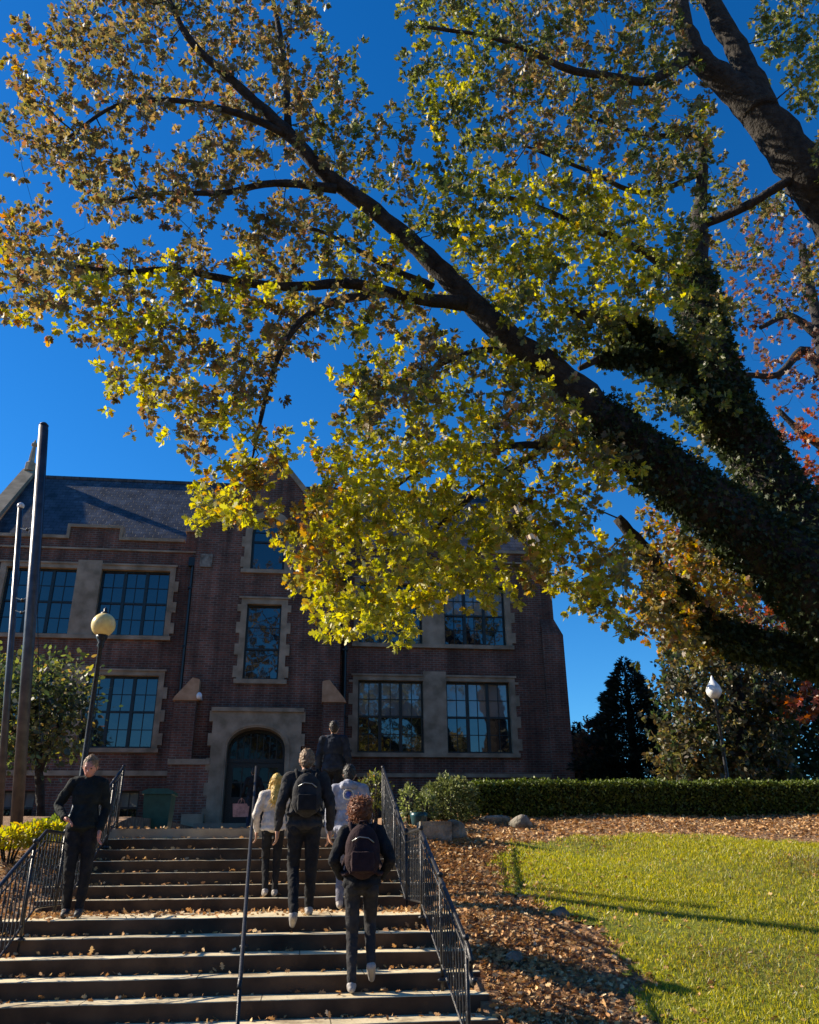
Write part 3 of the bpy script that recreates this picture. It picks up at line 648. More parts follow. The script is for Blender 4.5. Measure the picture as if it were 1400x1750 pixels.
lp = at(177, 1068, 16); lb = at(137, 1415, 16); lx = lp[0]; lz = H(lx-.02, 16)
lamp = empty('street_lamp', (lx, 16, lz), 'black lamp post with a round cream glass globe, left of the steps', 'lamp post')
m = MB(); m.lathe((lx, 16, lz-.1), [(.16, 0), (.16, .15), (.11, .22), (.08, .5), (.055, .6), (.05, 1.5), (.04, lp[2]-lz-.35), (.07, lp[2]-lz-.3), (.05, lp[2]-lz-.25), (.1, lp[2]-lz-.16), (.11, lp[2]-lz-.10)], 12); m.build('post', m_iron, lamp, True)
m = MB(); m.ell(lp, (.225, .225, .23), 24); m.build('globe', m_globe, lamp, True)
m = MB(); m.lathe(lp+np.array([0, 0, .2]), [(.09, 0), (.07, .04), (.03, .07), (.035, .1), (.01, .15)], 12); m.build('finial', m_iron, lamp, True)

lq = at(1220, 1180, 19); lz = H(lq[0], 19)
lamp2 = empty('street_lamp', (lq[0], 19, lz), 'lamp with a white pointed acorn globe among dark trees behind the hedge', 'lamp post')
m = MB(); m.lathe((lq[0], 19, lz-.1), [(.12, 0), (.11, .3), (.05, .5), (.035, lq[2]-lz-.2), (.08, lq[2]-lz-.12)], 12); m.build('post', m_iron, lamp2, True)
m = MB(); m.lathe(lq, [(.09, -.19), (.17, -.08), (.185, 0), (.15, .11), (.07, .22), (.04, .26), (.03, .32), (.01, .36)], 20); m.build('globe', m_white, lamp2, True)

# green bin
g0 = at(245, 1352, 18.5); g1 = at(296, 1352, 18.5); zt = g0[2]; zb_ = 2.38
bn = empty('trash_bin', ((g0[0]+g1[0])/2, 18.8, zb_), 'green trash bin standing at the top of the steps', 'trash bin')
m = MB(); x0, x1 = g0[0]+.02, g1[0]-.02; m.add([(x0+.04,18.54,zb_),(x1-.04,18.54,zb_),(x1-.04,19.1,zb_),(x0+.04,19.1,zb_),(x0,18.5,zt-.06),(x1,18.5,zt-.06),(x1,19.15,zt-.06),(x0,19.15,zt-.06)],[(0,3,2,1),(0,1,5,4),(1,2,6,5),(2,3,7,6),(3,0,4,7),(4,5,6,7)]); m.build('body', m_green, bn)
m = MB(); m.prism([(x0-.04, zt-.06), (x1+.04, zt-.06), (x1+.03, zt), (x1-.1, zt+.05), (x0+.1, zt+.05), (x0-.03, zt)], 18.45, 19.2, 'y'); m.build('lid', m_green, bn)
for x in (x0+.06, x1-.06):
    m = MB(); m.tube([(x-.03, 19.18, zb_+.1), (x+.03, 19.18, zb_+.1)], .09, 12); m.build('wheel', m_dshoe, bn)

# ------------------------------------------------------------------ vegetation
def cards(P, size, colkey, name, mat, parent=None, shape=DIA, **kw):
    return leafmesh(name, P, size*(1+rng.normal(size=len(P))*.2).clip(.5, 1.6), pcol(colkey, len(P)), shape, mat, parent, **kw)
# hedge
hx0 = at(806, 1400, 16.3)[0]+.05; HY = 16.9
hz0 = H(hx0+1, HY); ht = at(1000, 1337, 16.4)[2]
def hedge(name, label, x0, x1, y0, y1, zt, n, shp=.02):
    r = empty(name, ((x0+x1)/2, (y0+y1)/2, H((x0+x1)/2, y0)), label, 'hedge'); zb = H((x0+x1)/2, y0)-.1
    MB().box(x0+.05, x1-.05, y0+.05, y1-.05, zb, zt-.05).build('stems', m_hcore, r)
    P = []
    A = [(x1-x0)*(zt-zb), (x1-x0)*(y1-y0), (y1-y0)*(zt-zb)]; tot = A[0]+A[1]+2*A[2]
    k = rng.random(n)*tot; u = rng.random(n); v = rng.random(n); Q = np.zeros((n, 3))
    f = k < A[0]; Q[f] = np.c_[x0+(x1-x0)*u[f], np.full(f.sum(), y0), zb+(zt-zb)*v[f]]
    g = (k >= A[0]) & (k < A[0]+A[1]); Q[g] = np.c_[x0+(x1-x0)*u[g], y0+(y1-y0)*v[g], np.full(g.sum(), zt)]
    e = k >= A[0]+A[1]; Q[e] = np.c_[np.where(u[e] > .5, x1, x0), y0+(y1-y0)*v[e], zb+(zt-zb)*rng.random(e.sum())]
    Q += rng.normal(size=Q.shape)*shp+np.c_[np.zeros(n), .02*np.sin(Q[:, 0]*5), .02*np.sin(Q[:, 0]*3.1)+.01*np.sin(Q[:, 0]*11)]
    cards(Q, .05, 'hedge', 'foliage', m_dleaf, r, HEX); return r
hedge('clipped_hedge', 'long low clipped green hedge across the top of the lawn', hx0, 14.5, 16.4, 17.5, ht, 52000, .03)

def shrub(name, label, c, r, key, n, size, cat='shrub', mat=None, stems=5, shape=HEX, group=None):
    root = empty(name, (c[0], c[1], H(c[0], c[1])), label, cat, group); z0 = H(c[0], c[1])-.05; m = MB()
    for i in range(stems):
        a = 2*PI*i/stems; m.tube([(c[0]+.04*math.cos(a), c[1]+.04*math.sin(a), z0), (c[0]+r[0]*.35*math.cos(a), c[1]+r[1]*.35*math.sin(a), c[2]), (c[0]+r[0]*.6*math.cos(a), c[1]+r[1]*.6*math.sin(a), c[2]+r[2]*.5)], [.018, .012, .005], 5)
    m.build('stem', m_bark, root)
    d = rng.normal(size=(n, 3)); d /= np.linalg.norm(d, axis=1, keepdims=True); rad = .55+.45*rng.random((n, 1))**.5
    lump_ = 1+.18*np.sin(d[:, :1]*7+c[0])*np.cos(d[:, 1:2]*6)+.12*np.sin(d[:, 2:]*9+d[:, :1]*5)
    P = np.array(c)+d*rad*lump_*np.array(r); P[:, 2] = np.maximum(P[:, 2], z0+.03)
    cards(P, size, key, 'foliage', mat or m_dleaf, root, shape, dirs=d*.8); return root
def atg(x, y, Yv): return at(x, y, Yv)
p = at(768, 1372, 15.8); shrub('round_shrub', 'rounded grey green shrub at the left end of the hedge', p, (.52, .5, .42), 'sage', 5200, .055)
p = at(700, 1372, 14.6); shrub('leafy_plant', 'yellow leaved plant beside the top of the right railing', p, (.16, .16, .28), 'sage', 380, .06, 'plant', m_leaf)
p = at(728, 1378, 14.9); shrub('leafy_plant', 'pale green plant between the yellow plant and the round shrub', p, (.2, .2, .22), 'sage', 500, .06, 'plant', m_leaf)
p = at(640, 1352, 15.2); shrub('leafy_plant', 'yellow flowering plant seen over the shoulder of the grey hoodie person', p, (.26, .25, .3), 'green', 600, .06, 'plant', m_leaf)
for i, (x, y, Yv, rx, lb_) in enumerate([(20, 1432, 12.6, .45, 'lime ground cover plant at the foot of the thin flagpole'), (72, 1420, 12.9, .4, 'lime ground cover plant at the foot of the thick flagpole'), (110, 1412, 13.4, .3, 'small lime plant beside the left man')]):
    p = at(x, y, Yv); shrub('ground_cover_plant', lb_, p, (rx, .35, .1), 'hedge' if i == 2 else 'yellow', 900, .07, 'plant', m_leaf, group='lime plants left of the steps')
# pot
p = at(716, 1392, 14.4); pt = tag(MB().lathe((p[0], 14.4, H(p[0], 14.4)), [(.08, 0), (.11, .02), (.14, .18), (.15, .24), (.13, .25), (.12, .2)], 16).build('plant_pot', plain('teal_glaze', (.01, .06, .075), .3), None, True), 'teal glazed plant pot beside the right railing', 'plant pot')
# rocks
def rock(x, y, Yv, sx, sz, lb_, sd_):
    p = at(x, y, Yv); R = np.random.default_rng(sd_); m = MB(); m.ell((0, 0, 0), (sx, sx*.75, sz), 14); z = H(p[0], Yv)
    V = np.array(m.v); nrm = V/np.array([sx, sx*.75, sz]); dsp = 1+.16*np.sin(nrm[:, :1]*3+sd_)*np.cos(nrm[:, 1:2]*4+sd_)+.1*np.sin(nrm[:, 2:]*5+sd_*2)
    V = V*dsp; V = V+[p[0], Yv, z+sz*.45]; m.v = [tuple(v) for v in V]; tag(m.build('rock', m_rock, None, True), lb_, 'rock', 'rocks in the leaf bed')
rock(892, 1420, 14.9, .2, .14, 'pale rock in the leaves below the left part of the hedge', 1)
rock(775, 1428, 13.6, .2, .17, 'pale pointed rock to the right of the railing below the round shrub', 2)
rock(845, 1405, 15.4, .28, .1, 'flat rock below the left end of the hedge', 3)
rock(960, 1590, 10.3, .11, .07, 'small grey rock at the lower left edge of the lawn', 4)
rock(880, 1655, 9.2, .09, .06, 'small pale rock lying in the brown leaves near the lower steps', 5)
tag(MB().box(1.82, 2.3, 13.3, 13.75, 1.5, 2.3).build('stone_block', m_rock), 'squared stone block at the top right end of the steps', 'stone block')

# lawn sheet, grass, litter
LAWN = [(3.0, 6.8), (3.15, 8.3), (3.45, 9.3), (3.1, 10.3), (2.65, 11.3), (2.75, 12.4), (3.2, 13.3), (4.2, 13.9), (6.4, 14.1), (8.2, 13.4), (10, 12.2), (14, 11.4), (14, 6.8)]
nrm_l = LAWN; gx = np.arange(2.5, 14.2, .1); gy = np.arange(6.8, 14.4, .1); vid = {}; vs = []; fs = []
def inl(x, y): return inside(nrm_l, x+.09*math.sin(y*6.1+1)+.05*math.sin(y*17)+random.gauss(0, .05), y+.09*math.sin(x*5.3)+.05*math.sin(x*15)+random.gauss(0, .05))
for x in gx:
    for y in gy:
        if inl(x+.05, y+.05):
            q = []
            for dx, dy in ((0, 0), (.1, 0), (.1, .1), (0, .1)):
                kk = (round(float(x+dx), 2), round(float(y+dy), 2))
                if kk not in vid: vid[kk] = len(vs); vs.append((kk[0], kk[1], H(*kk)+.02))
                q.append(vid[kk])
            fs.append(tuple(q))
tag(MB().add(vs, fs).build('lawn', m_turf, None, True), kind='structure')
def blades(n):
    P = []; 
    while len(P) < n:
        x = random.uniform(2.4, 13); y = random.uniform(6.8, 14.4) if random.random() < .9 else random.uniform(10, 14.4)
        if x > 8.5 and random.random() < .4: continue
        if inl(x, y) and .35+.5*lump(x*45, y*70) > random.random()*.8-.25: P.append((x, y, H(x, y)+.015))
    P = np.array(P); d = rng.normal(size=P.shape)*.55; d[:, 2] = 1
    c = pcol('lime', n)*np.array([1.0, .98, .5]); dry = np.array([lump(a*60+30, b*50) for a, b, _ in P])[:, None]+rng.normal(size=(n, 1))*.5+(P[:, :1]-5)*.14
    c = np.where(dry > .72, pcol('gold', n)*np.array([.75, .85, 1.3]), c)
    s = np.array([(0, 0), (.09, .0), (.05, .6), (0, 1), (-.05, .6)])
    return leafmesh('grass', P, .044*(1+rng.normal(size=n)*.3).clip(.4, 1.8), c, s, m_leaf, None, dirs=d, fold=.1)
tag(blades(190000), 'bright yellow green grass of the lawn slope', 'grass', kind='stuff')
LQ = []
def addlit(n, fx, keepf=None):
    k = 0
    while k < n:
        x, y = fx()
        if -3.1 < x < 1.78: z = None
        else: z = H(x, y)+.012
        if z is None: continue
        LQ.append((x, y, z+random.random()*.02)); k += 1
addlit(17000, lambda: (1.8+abs(random.gauss(0, .9)), random.uniform(7.2, 14.5)))
addlit(17000, lambda: (random.uniform(1.8, 14), random.gauss(15.3, 1.0)))
addlit(6000, lambda: (-3.1-abs(random.gauss(0, 1.3)), random.uniform(7.2, 15)))
addlit(4500, lambda: (random.uniform(2.5, 12), random.uniform(7, 14.5)))
P = np.array(LQ); P = P[[not (inl(a, b) and random.random() < .72) for a, b, _ in LQ]]
o = leafmesh('fallen_leaves', P, .05*(1+rng.normal(size=len(P))*.3).clip(.4, 1.7), pcol('litter', len(P)), OAK, m_litter, None, flat=.75)
tag(o, 'dry brown fallen leaves carpeting the beds beside the steps', 'fallen leaves', kind='stuff')
LQ = []
def treadz(y):
    if y < 7.48: return .02
    if y < 10: k = math.ceil((10-y)/.36-1e-9); return 1.17-.15*k
    if y < 11.4: return 1.17
    k = int((y-11.4)/.36)+1; return 1.17+.15*min(k, 7)
for i in range(2800):
    x = random.uniform(-3.08, 1.76) if random.random() < .6 else (1.7-abs(random.gauss(0, .5)) if random.random() < .5 else -3.05+abs(random.gauss(0, .5)))
    if not -3.08 < x < 1.76: continue
    y = random.uniform(7.5, 15) if random.random() < .8 else random.uniform(10.6, 11.4)
    if y < 10 : y = 10-.36*math.ceil((10-y)/.36)+.36*(.35+.62*random.random()**.5)
    elif 11.4 < y < 13.56: y = 11.4+.36*int((y-11.4)/.36)+.36*(.35+.62*random.random()**.5)
    LQ.append((x, y, treadz(y)+.01+random.random()*.015))
o = leafmesh('step_leaves', np.array(LQ), .05*(1+rng.normal(size=len(LQ))*.3).clip(.4, 1.7), pcol('litter', len(LQ)), OAK, m_litter, None, flat=.6)
tag(o, 'scattered dry leaves lying on the treads and landing of the steps', 'fallen leaves', kind='stuff')

# ---- the big oak
T0 = (1650, 1420, 11.0, 125)
L1 = [T0, (1570, 1230, 11, 112), (1470, 1080, 11, 98), (1375, 985, 11, 76), (1270, 905, 10.9, 58), (1160, 825, 10.8, 50), (1050, 735, 10.7, 42), (960, 650, 10.6, 34), (870, 580, 10.5, 27), (800, 510, 10.4, 22), (730, 440, 10.3, 19), (640, 360, 10.1, 17), (560, 300, 9.9, 15), (490, 225, 9.7, 13), (400, 140, 9.5, 9), (330, 75, 9.3, 7), (290, 0, 9.2, 5), (270, -80, 9.1, 3)]
limbs = [L1,
 [(1570, 1240, 11, 105), (1475, 1070, 11.1, 88), (1392, 930, 11.2, 60), (1314, 820, 11.3, 50), (1254, 710, 11.4, 45), (1210, 600, 11.4, 41), (1188, 480, 11.5, 33), (1195, 380, 11.5, 16), (1200, 290, 11.5, 10), (1190, 235, 11.5, 7), (1120, 232, 11.4, 5), (1050, 215, 11.3, 4), (980, 185, 11.2, 3)],
 [(1265, 740, 11.3, 48), (1200, 680, 11.1, 40), (1150, 625, 11, 32), (1090, 570, 10.9, 22), (1030, 545, 10.8, 14), (960, 530, 10.7, 7)],
 [(1180, 660, 11.1, 26), (1110, 620, 10.9, 16), (1040, 610, 10.8, 10), (990, 630, 10.7, 5)],
 [(1640, 1250, 11.6, 100), (1600, 900, 11.7, 80), (1530, 600, 11.4, 60), (1450, 410, 11, 51), (1380, 300, 10.6, 45), (1320, 220, 10.4, 40), (1265, 160, 10.3, 31), (1205, 110, 10.2, 23), (1170, 50, 10.1, 19), (1155, -50, 10, 14), (1130, -150, 9.9, 9), (1110, -240, 9.8, 3)],
 [(1300, 200, 10.35, 36), (1270, 110, 10.2, 24), (1235, 40, 10.1, 20), (1195, -40, 10, 15), (1180, -140, 9.8, 10), (1200, -250, 9.7, 3)],
 [(1170, 100, 10.15, 14), (1110, 138, 10.1, 9), (1040, 130, 10, 8), (970, 118, 9.9, 7), (900, 85, 9.8, 5), (830, 62, 9.7, 4), (720, 45, 9.5, 3)],
 [(1370, 295, 10.6, 11), (1320, 325, 10.7, 9), (1270, 355, 11, 9), (1200, 385, 11.5, 9)],
 [(1500, 1150, 11.5, 40), (1350, 1115, 11.6, 27), (1240, 1085, 11.7, 23), (1160, 1020, 11.8, 20), (1105, 945, 11.8, 16), (1055, 885, 11.7, 10)],
 [(800, 520, 10.4, 16), (700, 508, 10.2, 12), (600, 485, 10, 11), (500, 490, 9.8, 9), (400, 480, 9.7, 8), (300, 460, 9.6, 6), (200, 465, 9.4, 5), (80, 445, 9.2, 3)],
 [(650, 500, 10.1, 10), (560, 520, 10, 8), (500, 565, 9.9, 7), (465, 640, 9.9, 5), (445, 720, 9.9, 4), (430, 790, 9.9, 2)],
 [(575, 322, 9.9, 9), (470, 313, 9.8, 7), (380, 330, 9.7, 6), (280, 330, 9.6, 4), (190, 345, 9.5, 3)],
 [(490, 230, 9.7, 8), (410, 195, 9.6, 7), (300, 172, 9.5, 5), (200, 180, 9.4, 4), (110, 240, 9.3, 2.5)],
 [(492, 215, 9.7, 8), (488, 130, 9.7, 6), (475, 40, 9.6, 5), (455, -50, 9.6, 3)],
 [(740, 490, 10.3, 9), (660, 455, 10.3, 6), (560, 400, 10.4, 4), (480, 380, 10.4, 3)],
 [(1060, 775, 10.7, 13), (960, 762, 10.6, 9), (860, 762, 10.5, 7), (770, 770, 10.5, 5), (680, 830, 10.4, 3)],
 [(930, 765, 10.6, 8), (850, 815, 10.6, 7), (770, 880, 10.6, 5), (700, 950, 10.5, 3)],
 [(900, 600, 10.5, 9), (810, 600, 10.7, 6), (720, 640, 10.8, 4), (620, 680, 10.8, 3)],
 [(1180, 480, 11.5, 10), (1080, 420, 11.2, 8), (980, 380, 11, 6), (880, 340, 10.8, 4), (780, 330, 10.6, 3)],
 [(1190, 300, 11.5, 6), (1100, 330, 11.2, 5), (1000, 290, 11, 4), (900, 250, 10.8, 3)],
]
def yl(px, py):
    return 9.4+(px)*.0014+(.3 if py > 600 else 0)
def c_center(px, py):
    if 840 < px < 1130 and 300 < py < 520 and random.random() < .75: return 'yellow'
    if py < 330 and 850 < px < 1200: return 'brown' if random.random() < .45 else 'green'
    return 'green' if random.random() < .7 else 'yellow'
def c_left(px, py):
    r = random.random()
    if px < 130 and r < .15: return 'gold'
    if py > 420 and r < .35: return 'yellow'
    if px > 540 and r < .5: return 'green'
    return 'brown'
def c_low(px, py):
    if px > 880 and random.random() < .45: return 'gold' if random.random() < .4 else 'olive'
    if px < 560 and py < 1000: return 'gold' if random.random() < .5 else 'yellow'
    if py < 760: return 'brown' if random.random() < .35 else ('yellow' if random.random() < .6 else 'green')
    return 'yellow'
zones = [
 ([(20,70),(60,20),(110,-40),(560,-40),(555,60),(620,130),(645,200),(690,260),(700,330),(620,330),(520,290),(430,300),(330,380),(200,370),(140,345),(100,300),(40,280),(15,150)], c_left, yl, 1),
 ([(-30,390),(80,360),(150,420),(230,430),(330,400),(430,340),(570,330),(700,420),(770,520),(740,570),(600,570),(540,600),(470,600),(420,545),(300,560),(200,570),(120,570),(60,530),(-30,550)], c_left, yl, 1),
 ([(205,560),(420,540),(500,600),(455,660),(440,720),(400,770),(300,765),(260,735),(205,690),(180,630)], c_left, yl, .95),
 ([(415,735),(475,740),(485,785),(465,850),(410,915),(350,890),(325,850),(380,820)], lambda a, b: 'gold' if random.random() < .45 else 'yellow', yl, 1.1),
 ([(700,-40),(860,-150),(1100,-230),(1280,-200),(1180,-40),(1165,100),(1225,230),(1200,340),(1180,480),(1100,560),(1000,610),(900,570),(800,480),(700,390),(700,330),(745,240),(700,180),(690,80)], c_center, lambda a, b: 10.4+random.gauss(0, .3), 1.55),
 ([(1290,-40),(1300,-160),(1480,-160),(1600,0),(1600,200),(1480,330),(1400,290),(1370,180),(1300,60)], 'green', 10.6, 1.7),
 ([(580,640),(700,560),(860,600),(1000,720),(1080,800),(1010,860),(1090,960),(1070,1100),(1010,1050),(940,990),(900,1010),(880,960),(830,1050),(740,1050),(700,1085),(560,1085),(535,1030),(500,930),(492,870),(545,850),(560,800),(520,760),(600,700)], c_low, lambda a, b: 10.3+random.gauss(0, .3), 1.5),
 ([(1000,560),(1160,560),(1230,480),(1260,560),(1260,700),(1180,780),(1080,720)], 'green', 11.2, .9),
 ([(1230,250),(1330,330),(1290,420),(1260,560),(1180,520),(1170,350),(1180,230)], lambda a, b: 'green' if random.random() < .6 else 'brown', 12.6, 1.2),
 ([(1300,340),(1400,330),(1450,480),(1330,560),(1290,470)], 'olive', 12, .5),
 ([(1090,870),(1250,950),(1300,1060),(1200,1130),(1110,1110),(1080,1000)], lambda a, b: 'gold' if random.random() < .6 else 'olive', 11.9, 1.9),
]
holes = [(240,235,26),(312,215,34),(300,120,20),(640,280,18),(720,430,22),(545,650,45),(500,680,50),(310,395,20),(360,385,26),(900,275,30),(1040,270,30),(760,270,16),(1180,330,26),(1050,640,16),(1120,740,26),(925,800,26),(1170,790,16),(230,390,22),(1240,390,22),(690,620,28),(820,650,20),(370,560,14), (1060, 905, 26), (1010, 950, 16), (740, 720, 22),(215,440,16),(560,740,30)]
oak, nodesA = grow_tree('oak_tree', 'huge leaning oak with yellow and brown autumn leaves spreading over the steps', 'tree', (*at(1650, 1420, 11)[:2], H(at(1650, 1420, 11)[0], 11)), limbs, zones, 20, 0, .1, .089, .8, holes=holes, keep=-.13, ros=(4, 12, .115, .035), thin=.87)
# the foot of the trunk down to the soil
bp_ = at(1650, 1420, 11); gz = H(bp_[0]+.3, 11); r_b = 125*pxm(bp_)
m = MB(); m.tube([bp_+np.array([0, 0, .25]), (bp_[0]+.15, 11, (bp_[2]+gz)/2+.1), (bp_[0]+.3, 11.05, gz+.05), (bp_[0]+.35, 11.05, gz-.3)], [r_b, r_b*1.05, r_b*1.35, r_b*1.6], 18); m.build('trunk_base', m_bark, oak, True)

# ivy on trunk and lower limbs
ivP = []; ivD = []
for L, lim in ((L1, 44), (limbs[1], 34), (limbs[2], 20), (limbs[3], 10), (limbs[8], 21)):
    for q in limb_world(L, 6):
        rr = q[3]
        if rr < lim*pxm(q[:3])*.9: continue
        n = int(min(700, 2600*rr))
        u = rng.normal(size=(n, 3)); u /= np.linalg.norm(u, axis=1, keepdims=True)
        ivP.append(q[:3]+u*(rr*.9+np.abs(rng.normal(size=(n, 1)))*.04)+rng.normal(size=(n, 3))*.02); ivD.append(u*.6+np.array([0, 0, -.5]))
ivP = np.concatenate(ivP); ivD = np.concatenate(ivD)
o = leafmesh('ivy', ivP, .075*(1+rng.normal(size=len(ivP))*.25).clip(.4, 1.6), pcol('dark', len(ivP)), STAR, m_dleaf, None, dirs=ivD)
tag(o, 'dark green ivy clinging to the trunk and lower limbs of the big oak', 'ivy')

# ---- trees on the right behind the hedge
def vt(name, label, limbs, zones, cell, nleaf, sigma, ls, thick, shape=HEX, mat=None, keep=-.5, twig=True, holes=(), ros=None):
    q = at(*limbs[0][0][:3]); return grow_tree(name, label, 'tree', (q[0], q[1], H(q[0], q[1])), limbs, zones, cell, nleaf, sigma, ls, thick, shape, mat, holes, keep, None, None, twig, ros=ros)
vt('maple_tree', 'rust red maple at the right edge behind the big oak', [[(1500, 1340, 21, 26), (1490, 1150, 21, 24), (1470, 900, 21, 20), (1430, 720, 21, 16), (1400, 560, 21, 10), (1370, 420, 21, 6)],
   [(1470, 900, 21, 12), (1420, 780, 20.5, 9), (1370, 740, 20.5, 6), (1330, 700, 20.5, 4)], [(1430, 700, 21, 9), (1380, 600, 21, 8), (1330, 640, 21, 6), (1270, 640, 21, 4)], [(1405, 580, 21, 8), (1350, 540, 21, 6), (1300, 560, 21, 4)],
   [(1480, 1040, 21, 12), (1400, 1040, 20.5, 8), (1310, 1060, 20, 6), (1260, 1080, 20, 4)], [(1490, 1180, 21, 10), (1420, 1190, 20.5, 7), (1350, 1190, 20, 4)]],
   [([(1270,380),(1330,330),(1420,340),(1480,560),(1450,720),(1350,690),(1290,650),(1250,520)], 'rust', 21, .75), ([(1300,735),(1380,715),(1520,700),(1520,1000),(1390,950),(1335,870)], lambda a, b: 'red' if random.random() < .7 else 'rust', 20.5, 1.5),
    ([(1250,1035),(1340,1040),(1340,1095),(1270,1100)], 'red', 20, 1.6), ([(1320,1165),(1420,1150),(1420,1230),(1350,1210)], 'red', 20, 1.5)], 19, 22, .26, .15, .8, STAR, m_leaf, -.5, ros=(3, 7, .2, .05))
vt('broadleaf_tree', 'dark olive leaved tree behind the hedge, around the white acorn lamp', [[(1260, 1345, 20.6, 16), (1262, 1250, 20.6, 14), (1255, 1150, 20.6, 10), (1240, 1080, 20.6, 6)], [(1262, 1260, 20.6, 8), (1200, 1200, 20.6, 6), (1140, 1160, 20.6, 4)], [(1258, 1230, 20.6, 8), (1320, 1160, 20.6, 6), (1380, 1120, 20.6, 4)]],
   [([(1135,1110),(1180,1050),(1300,1050),(1345,1120),(1350,1345),(1145,1338),(1120,1220)], lambda a, b: random.choice(['bgtree', 'bgtree', 'dark']), 20.6, 2.6), ([(1150,1240),(1350,1200),(1350,1340),(1130,1340)], lambda a, b: 'dark' if random.random() < .6 else 'olive', 21.2, 2.6)], 17, 34, .22, .12, .8, HEX, m_leaf, -.5, ros=(4, 8, .17, .05))
vt('evergreen_tree', 'dense dark evergreen at the right edge behind the hedge', [[(1420, 1345, 25, 18), (1415, 1230, 25, 14), (1400, 1130, 25, 10), (1390, 1080, 25, 5)]],
   [([(1330,1110),(1400,1060),(1520,1080),(1520,1345),(1290,1345),(1300,1240)], 'dark', 25, 3)], 17, 26, .3, .15, .9, HEX, m_dleaf, -1)
vt('golden_tree', 'golden tree showing under the oak limbs at right', [[(1330, 1345, 23, 12), (1300, 1200, 23, 10), (1260, 1080, 23, 7), (1230, 980, 23, 4)]],
   [([(1100,960),(1180,900),(1290,960),(1370,1080),(1280,1120),(1140,1080)], lambda a, b: random.choice(['gold', 'gold', 'red', 'rust', 'brown']), 23, 2.4), ([(1120,1050),(1300,1050),(1330,1200),(1170,1180)], 'olive', 23, 1.8)], 16, 22, .25, .14, .9, HEX, m_leaf, -.5, ros=(3, 8, .19, .05))
def conifer(name, label, x, ytop, Yv, wpx, ybot=1335, n=46000):
    t = at(x, ytop, Yv); zb = H(t[0], Yv); hgt = t[2]-zb; R = wpx*pxm(at(x, 1250, Yv)); root = empty(name, (t[0], Yv, zb), label, 'tree')
    MB().tube([(t[0], Yv, zb-.1), (t[0], Yv, t[2]-.1)], [R*.1, .015], 8).build('trunk', m_bark, root)
    u = 1-np.sqrt(rng.random(n)); tier = .86+.14*np.sin(u*52); rad = R*(1-u)**.8*tier*(.35+.65*rng.random(n)**.5); a = rng.random(n)*2*PI; rad *= 1+.13*np.sin(a*5+u*30)
    P = np.c_[t[0]+rad*np.cos(a), Yv+rad*np.sin(a), zb+.15+hgt*u*.99-rad*.18]; d = np.c_[np.cos(a), np.sin(a), np.full(n, .25)]
    cards(P, .17, 'conifer', 'crown', m_dleaf, root, np.array([(0,0),(.16,.3),(.04,1),(-.16,.5)]), dirs=d); return root
conifer('conifer_tree', 'dark pointed conifer behind the hedge between building and olive tree', 1066, 1128, 27, 150)
conifer('conifer_tree', 'low dark conifer tucked against the right corner of the building', 985, 1238, 31, 42, n=14000)
p = at(1018, 1298, 27.5); shrub('pink_shrub', 'pinkish brown shrub in front of the pointed conifer, above the hedge', (p[0], 27.5, p[2]), (.85, .8, 1.1), 'rust', 2600, .12, mat=m_leaf)
# small magnolia on the left
vt('small_tree', 'small olive green tree growing between the flagpoles and the building', [[(70, 1400, 19, 8), (66, 1300, 19, 7), (60, 1220, 19, 5), (50, 1150, 19, 3)], [(68, 1320, 19, 5), (100, 1240, 19, 4), (120, 1170, 19, 2.5)], [(66, 1300, 19, 5), (20, 1240, 19, 4), (5, 1160, 19, 2)]],
   [([(-60,1150),(-20,1125),(60,1128),(110,1122),(148,1150),(150,1210),(130,1260),(90,1300),(20,1290),(-60,1290)], lambda a, b: 'olive' if random.random() < .08 else 'green' if random.random() < .4 else 'dark', 19, 2.6)], 17, 20, .2, .12, .7, HEX, m_leaf, -.6)
# wood across the street behind the viewer (mirrored in the windows)
n = 60000; a = rng.random(n)*2.6-1.3; R_ = 60+rng.random(n)*12; hh = 1+rng.random(n)**.8*(15+4*np.sin(a*9)+3*np.sin(a*23))
P = np.c_[R_*np.sin(a), -R_*np.cos(a), hh]
tag(cards(P, 1.0, 'olive', 'far_trees', m_leaf, None, HEX), 'line of far trees behind the viewer mirrored in the windows', 'trees', kind='stuff')

# ------------------------------------------------------------------ people
def hand(m, w, d, side, curl=.5, sc=1.0, back=Vector((0, -1, 0))):
    """palm and five fingers from the wrist w along d; side vector points to the thumb"""
    d = Vector(d).normalized(); s = Vector(side); s = (s-d*s.dot(d)).normalized(); nrm = d.cross(s)
    if nrm.dot(Vector(back)) > 0: nrm = -nrm
    c = w+d*.05*sc; m.cap(w, w+d*.03*sc, .024*sc, .026*sc, 10)
    for k in range(4): m.cap(w+d*.02*sc+s*(.022-.015*k)*sc*.8, w+d*.085*sc+s*(.027-.018*k)*sc, .017*sc, .013*sc, 8)
    for k, L in enumerate((.034, .039, .036, .028)):
        b = w+d*.088*sc+s*(.027-.018*k)*sc; v = d; r = .0095*sc
        for j in range(3):
            v = (v*math.cos(curl)+nrm*math.sin(curl)*1).normalized() if j else (v+nrm*curl*.6).normalized(); e = b+v*L*sc*(1, .72, .55)[j]; m.cap(b, e, r, r*.92, 8); b = e; r *= .92
    b = w+d*.03*sc+s*.026*sc; v = (d*.75+s*.65+nrm*.25).normalized(); e = b+v*.035*sc; m.cap(b, e, .013*sc, .011*sc, 8); v = (d*.9+s*.1+nrm*.45).normalized(); m.cap(e, e+v*.03*sc, .011*sc, .009*sc, 8)
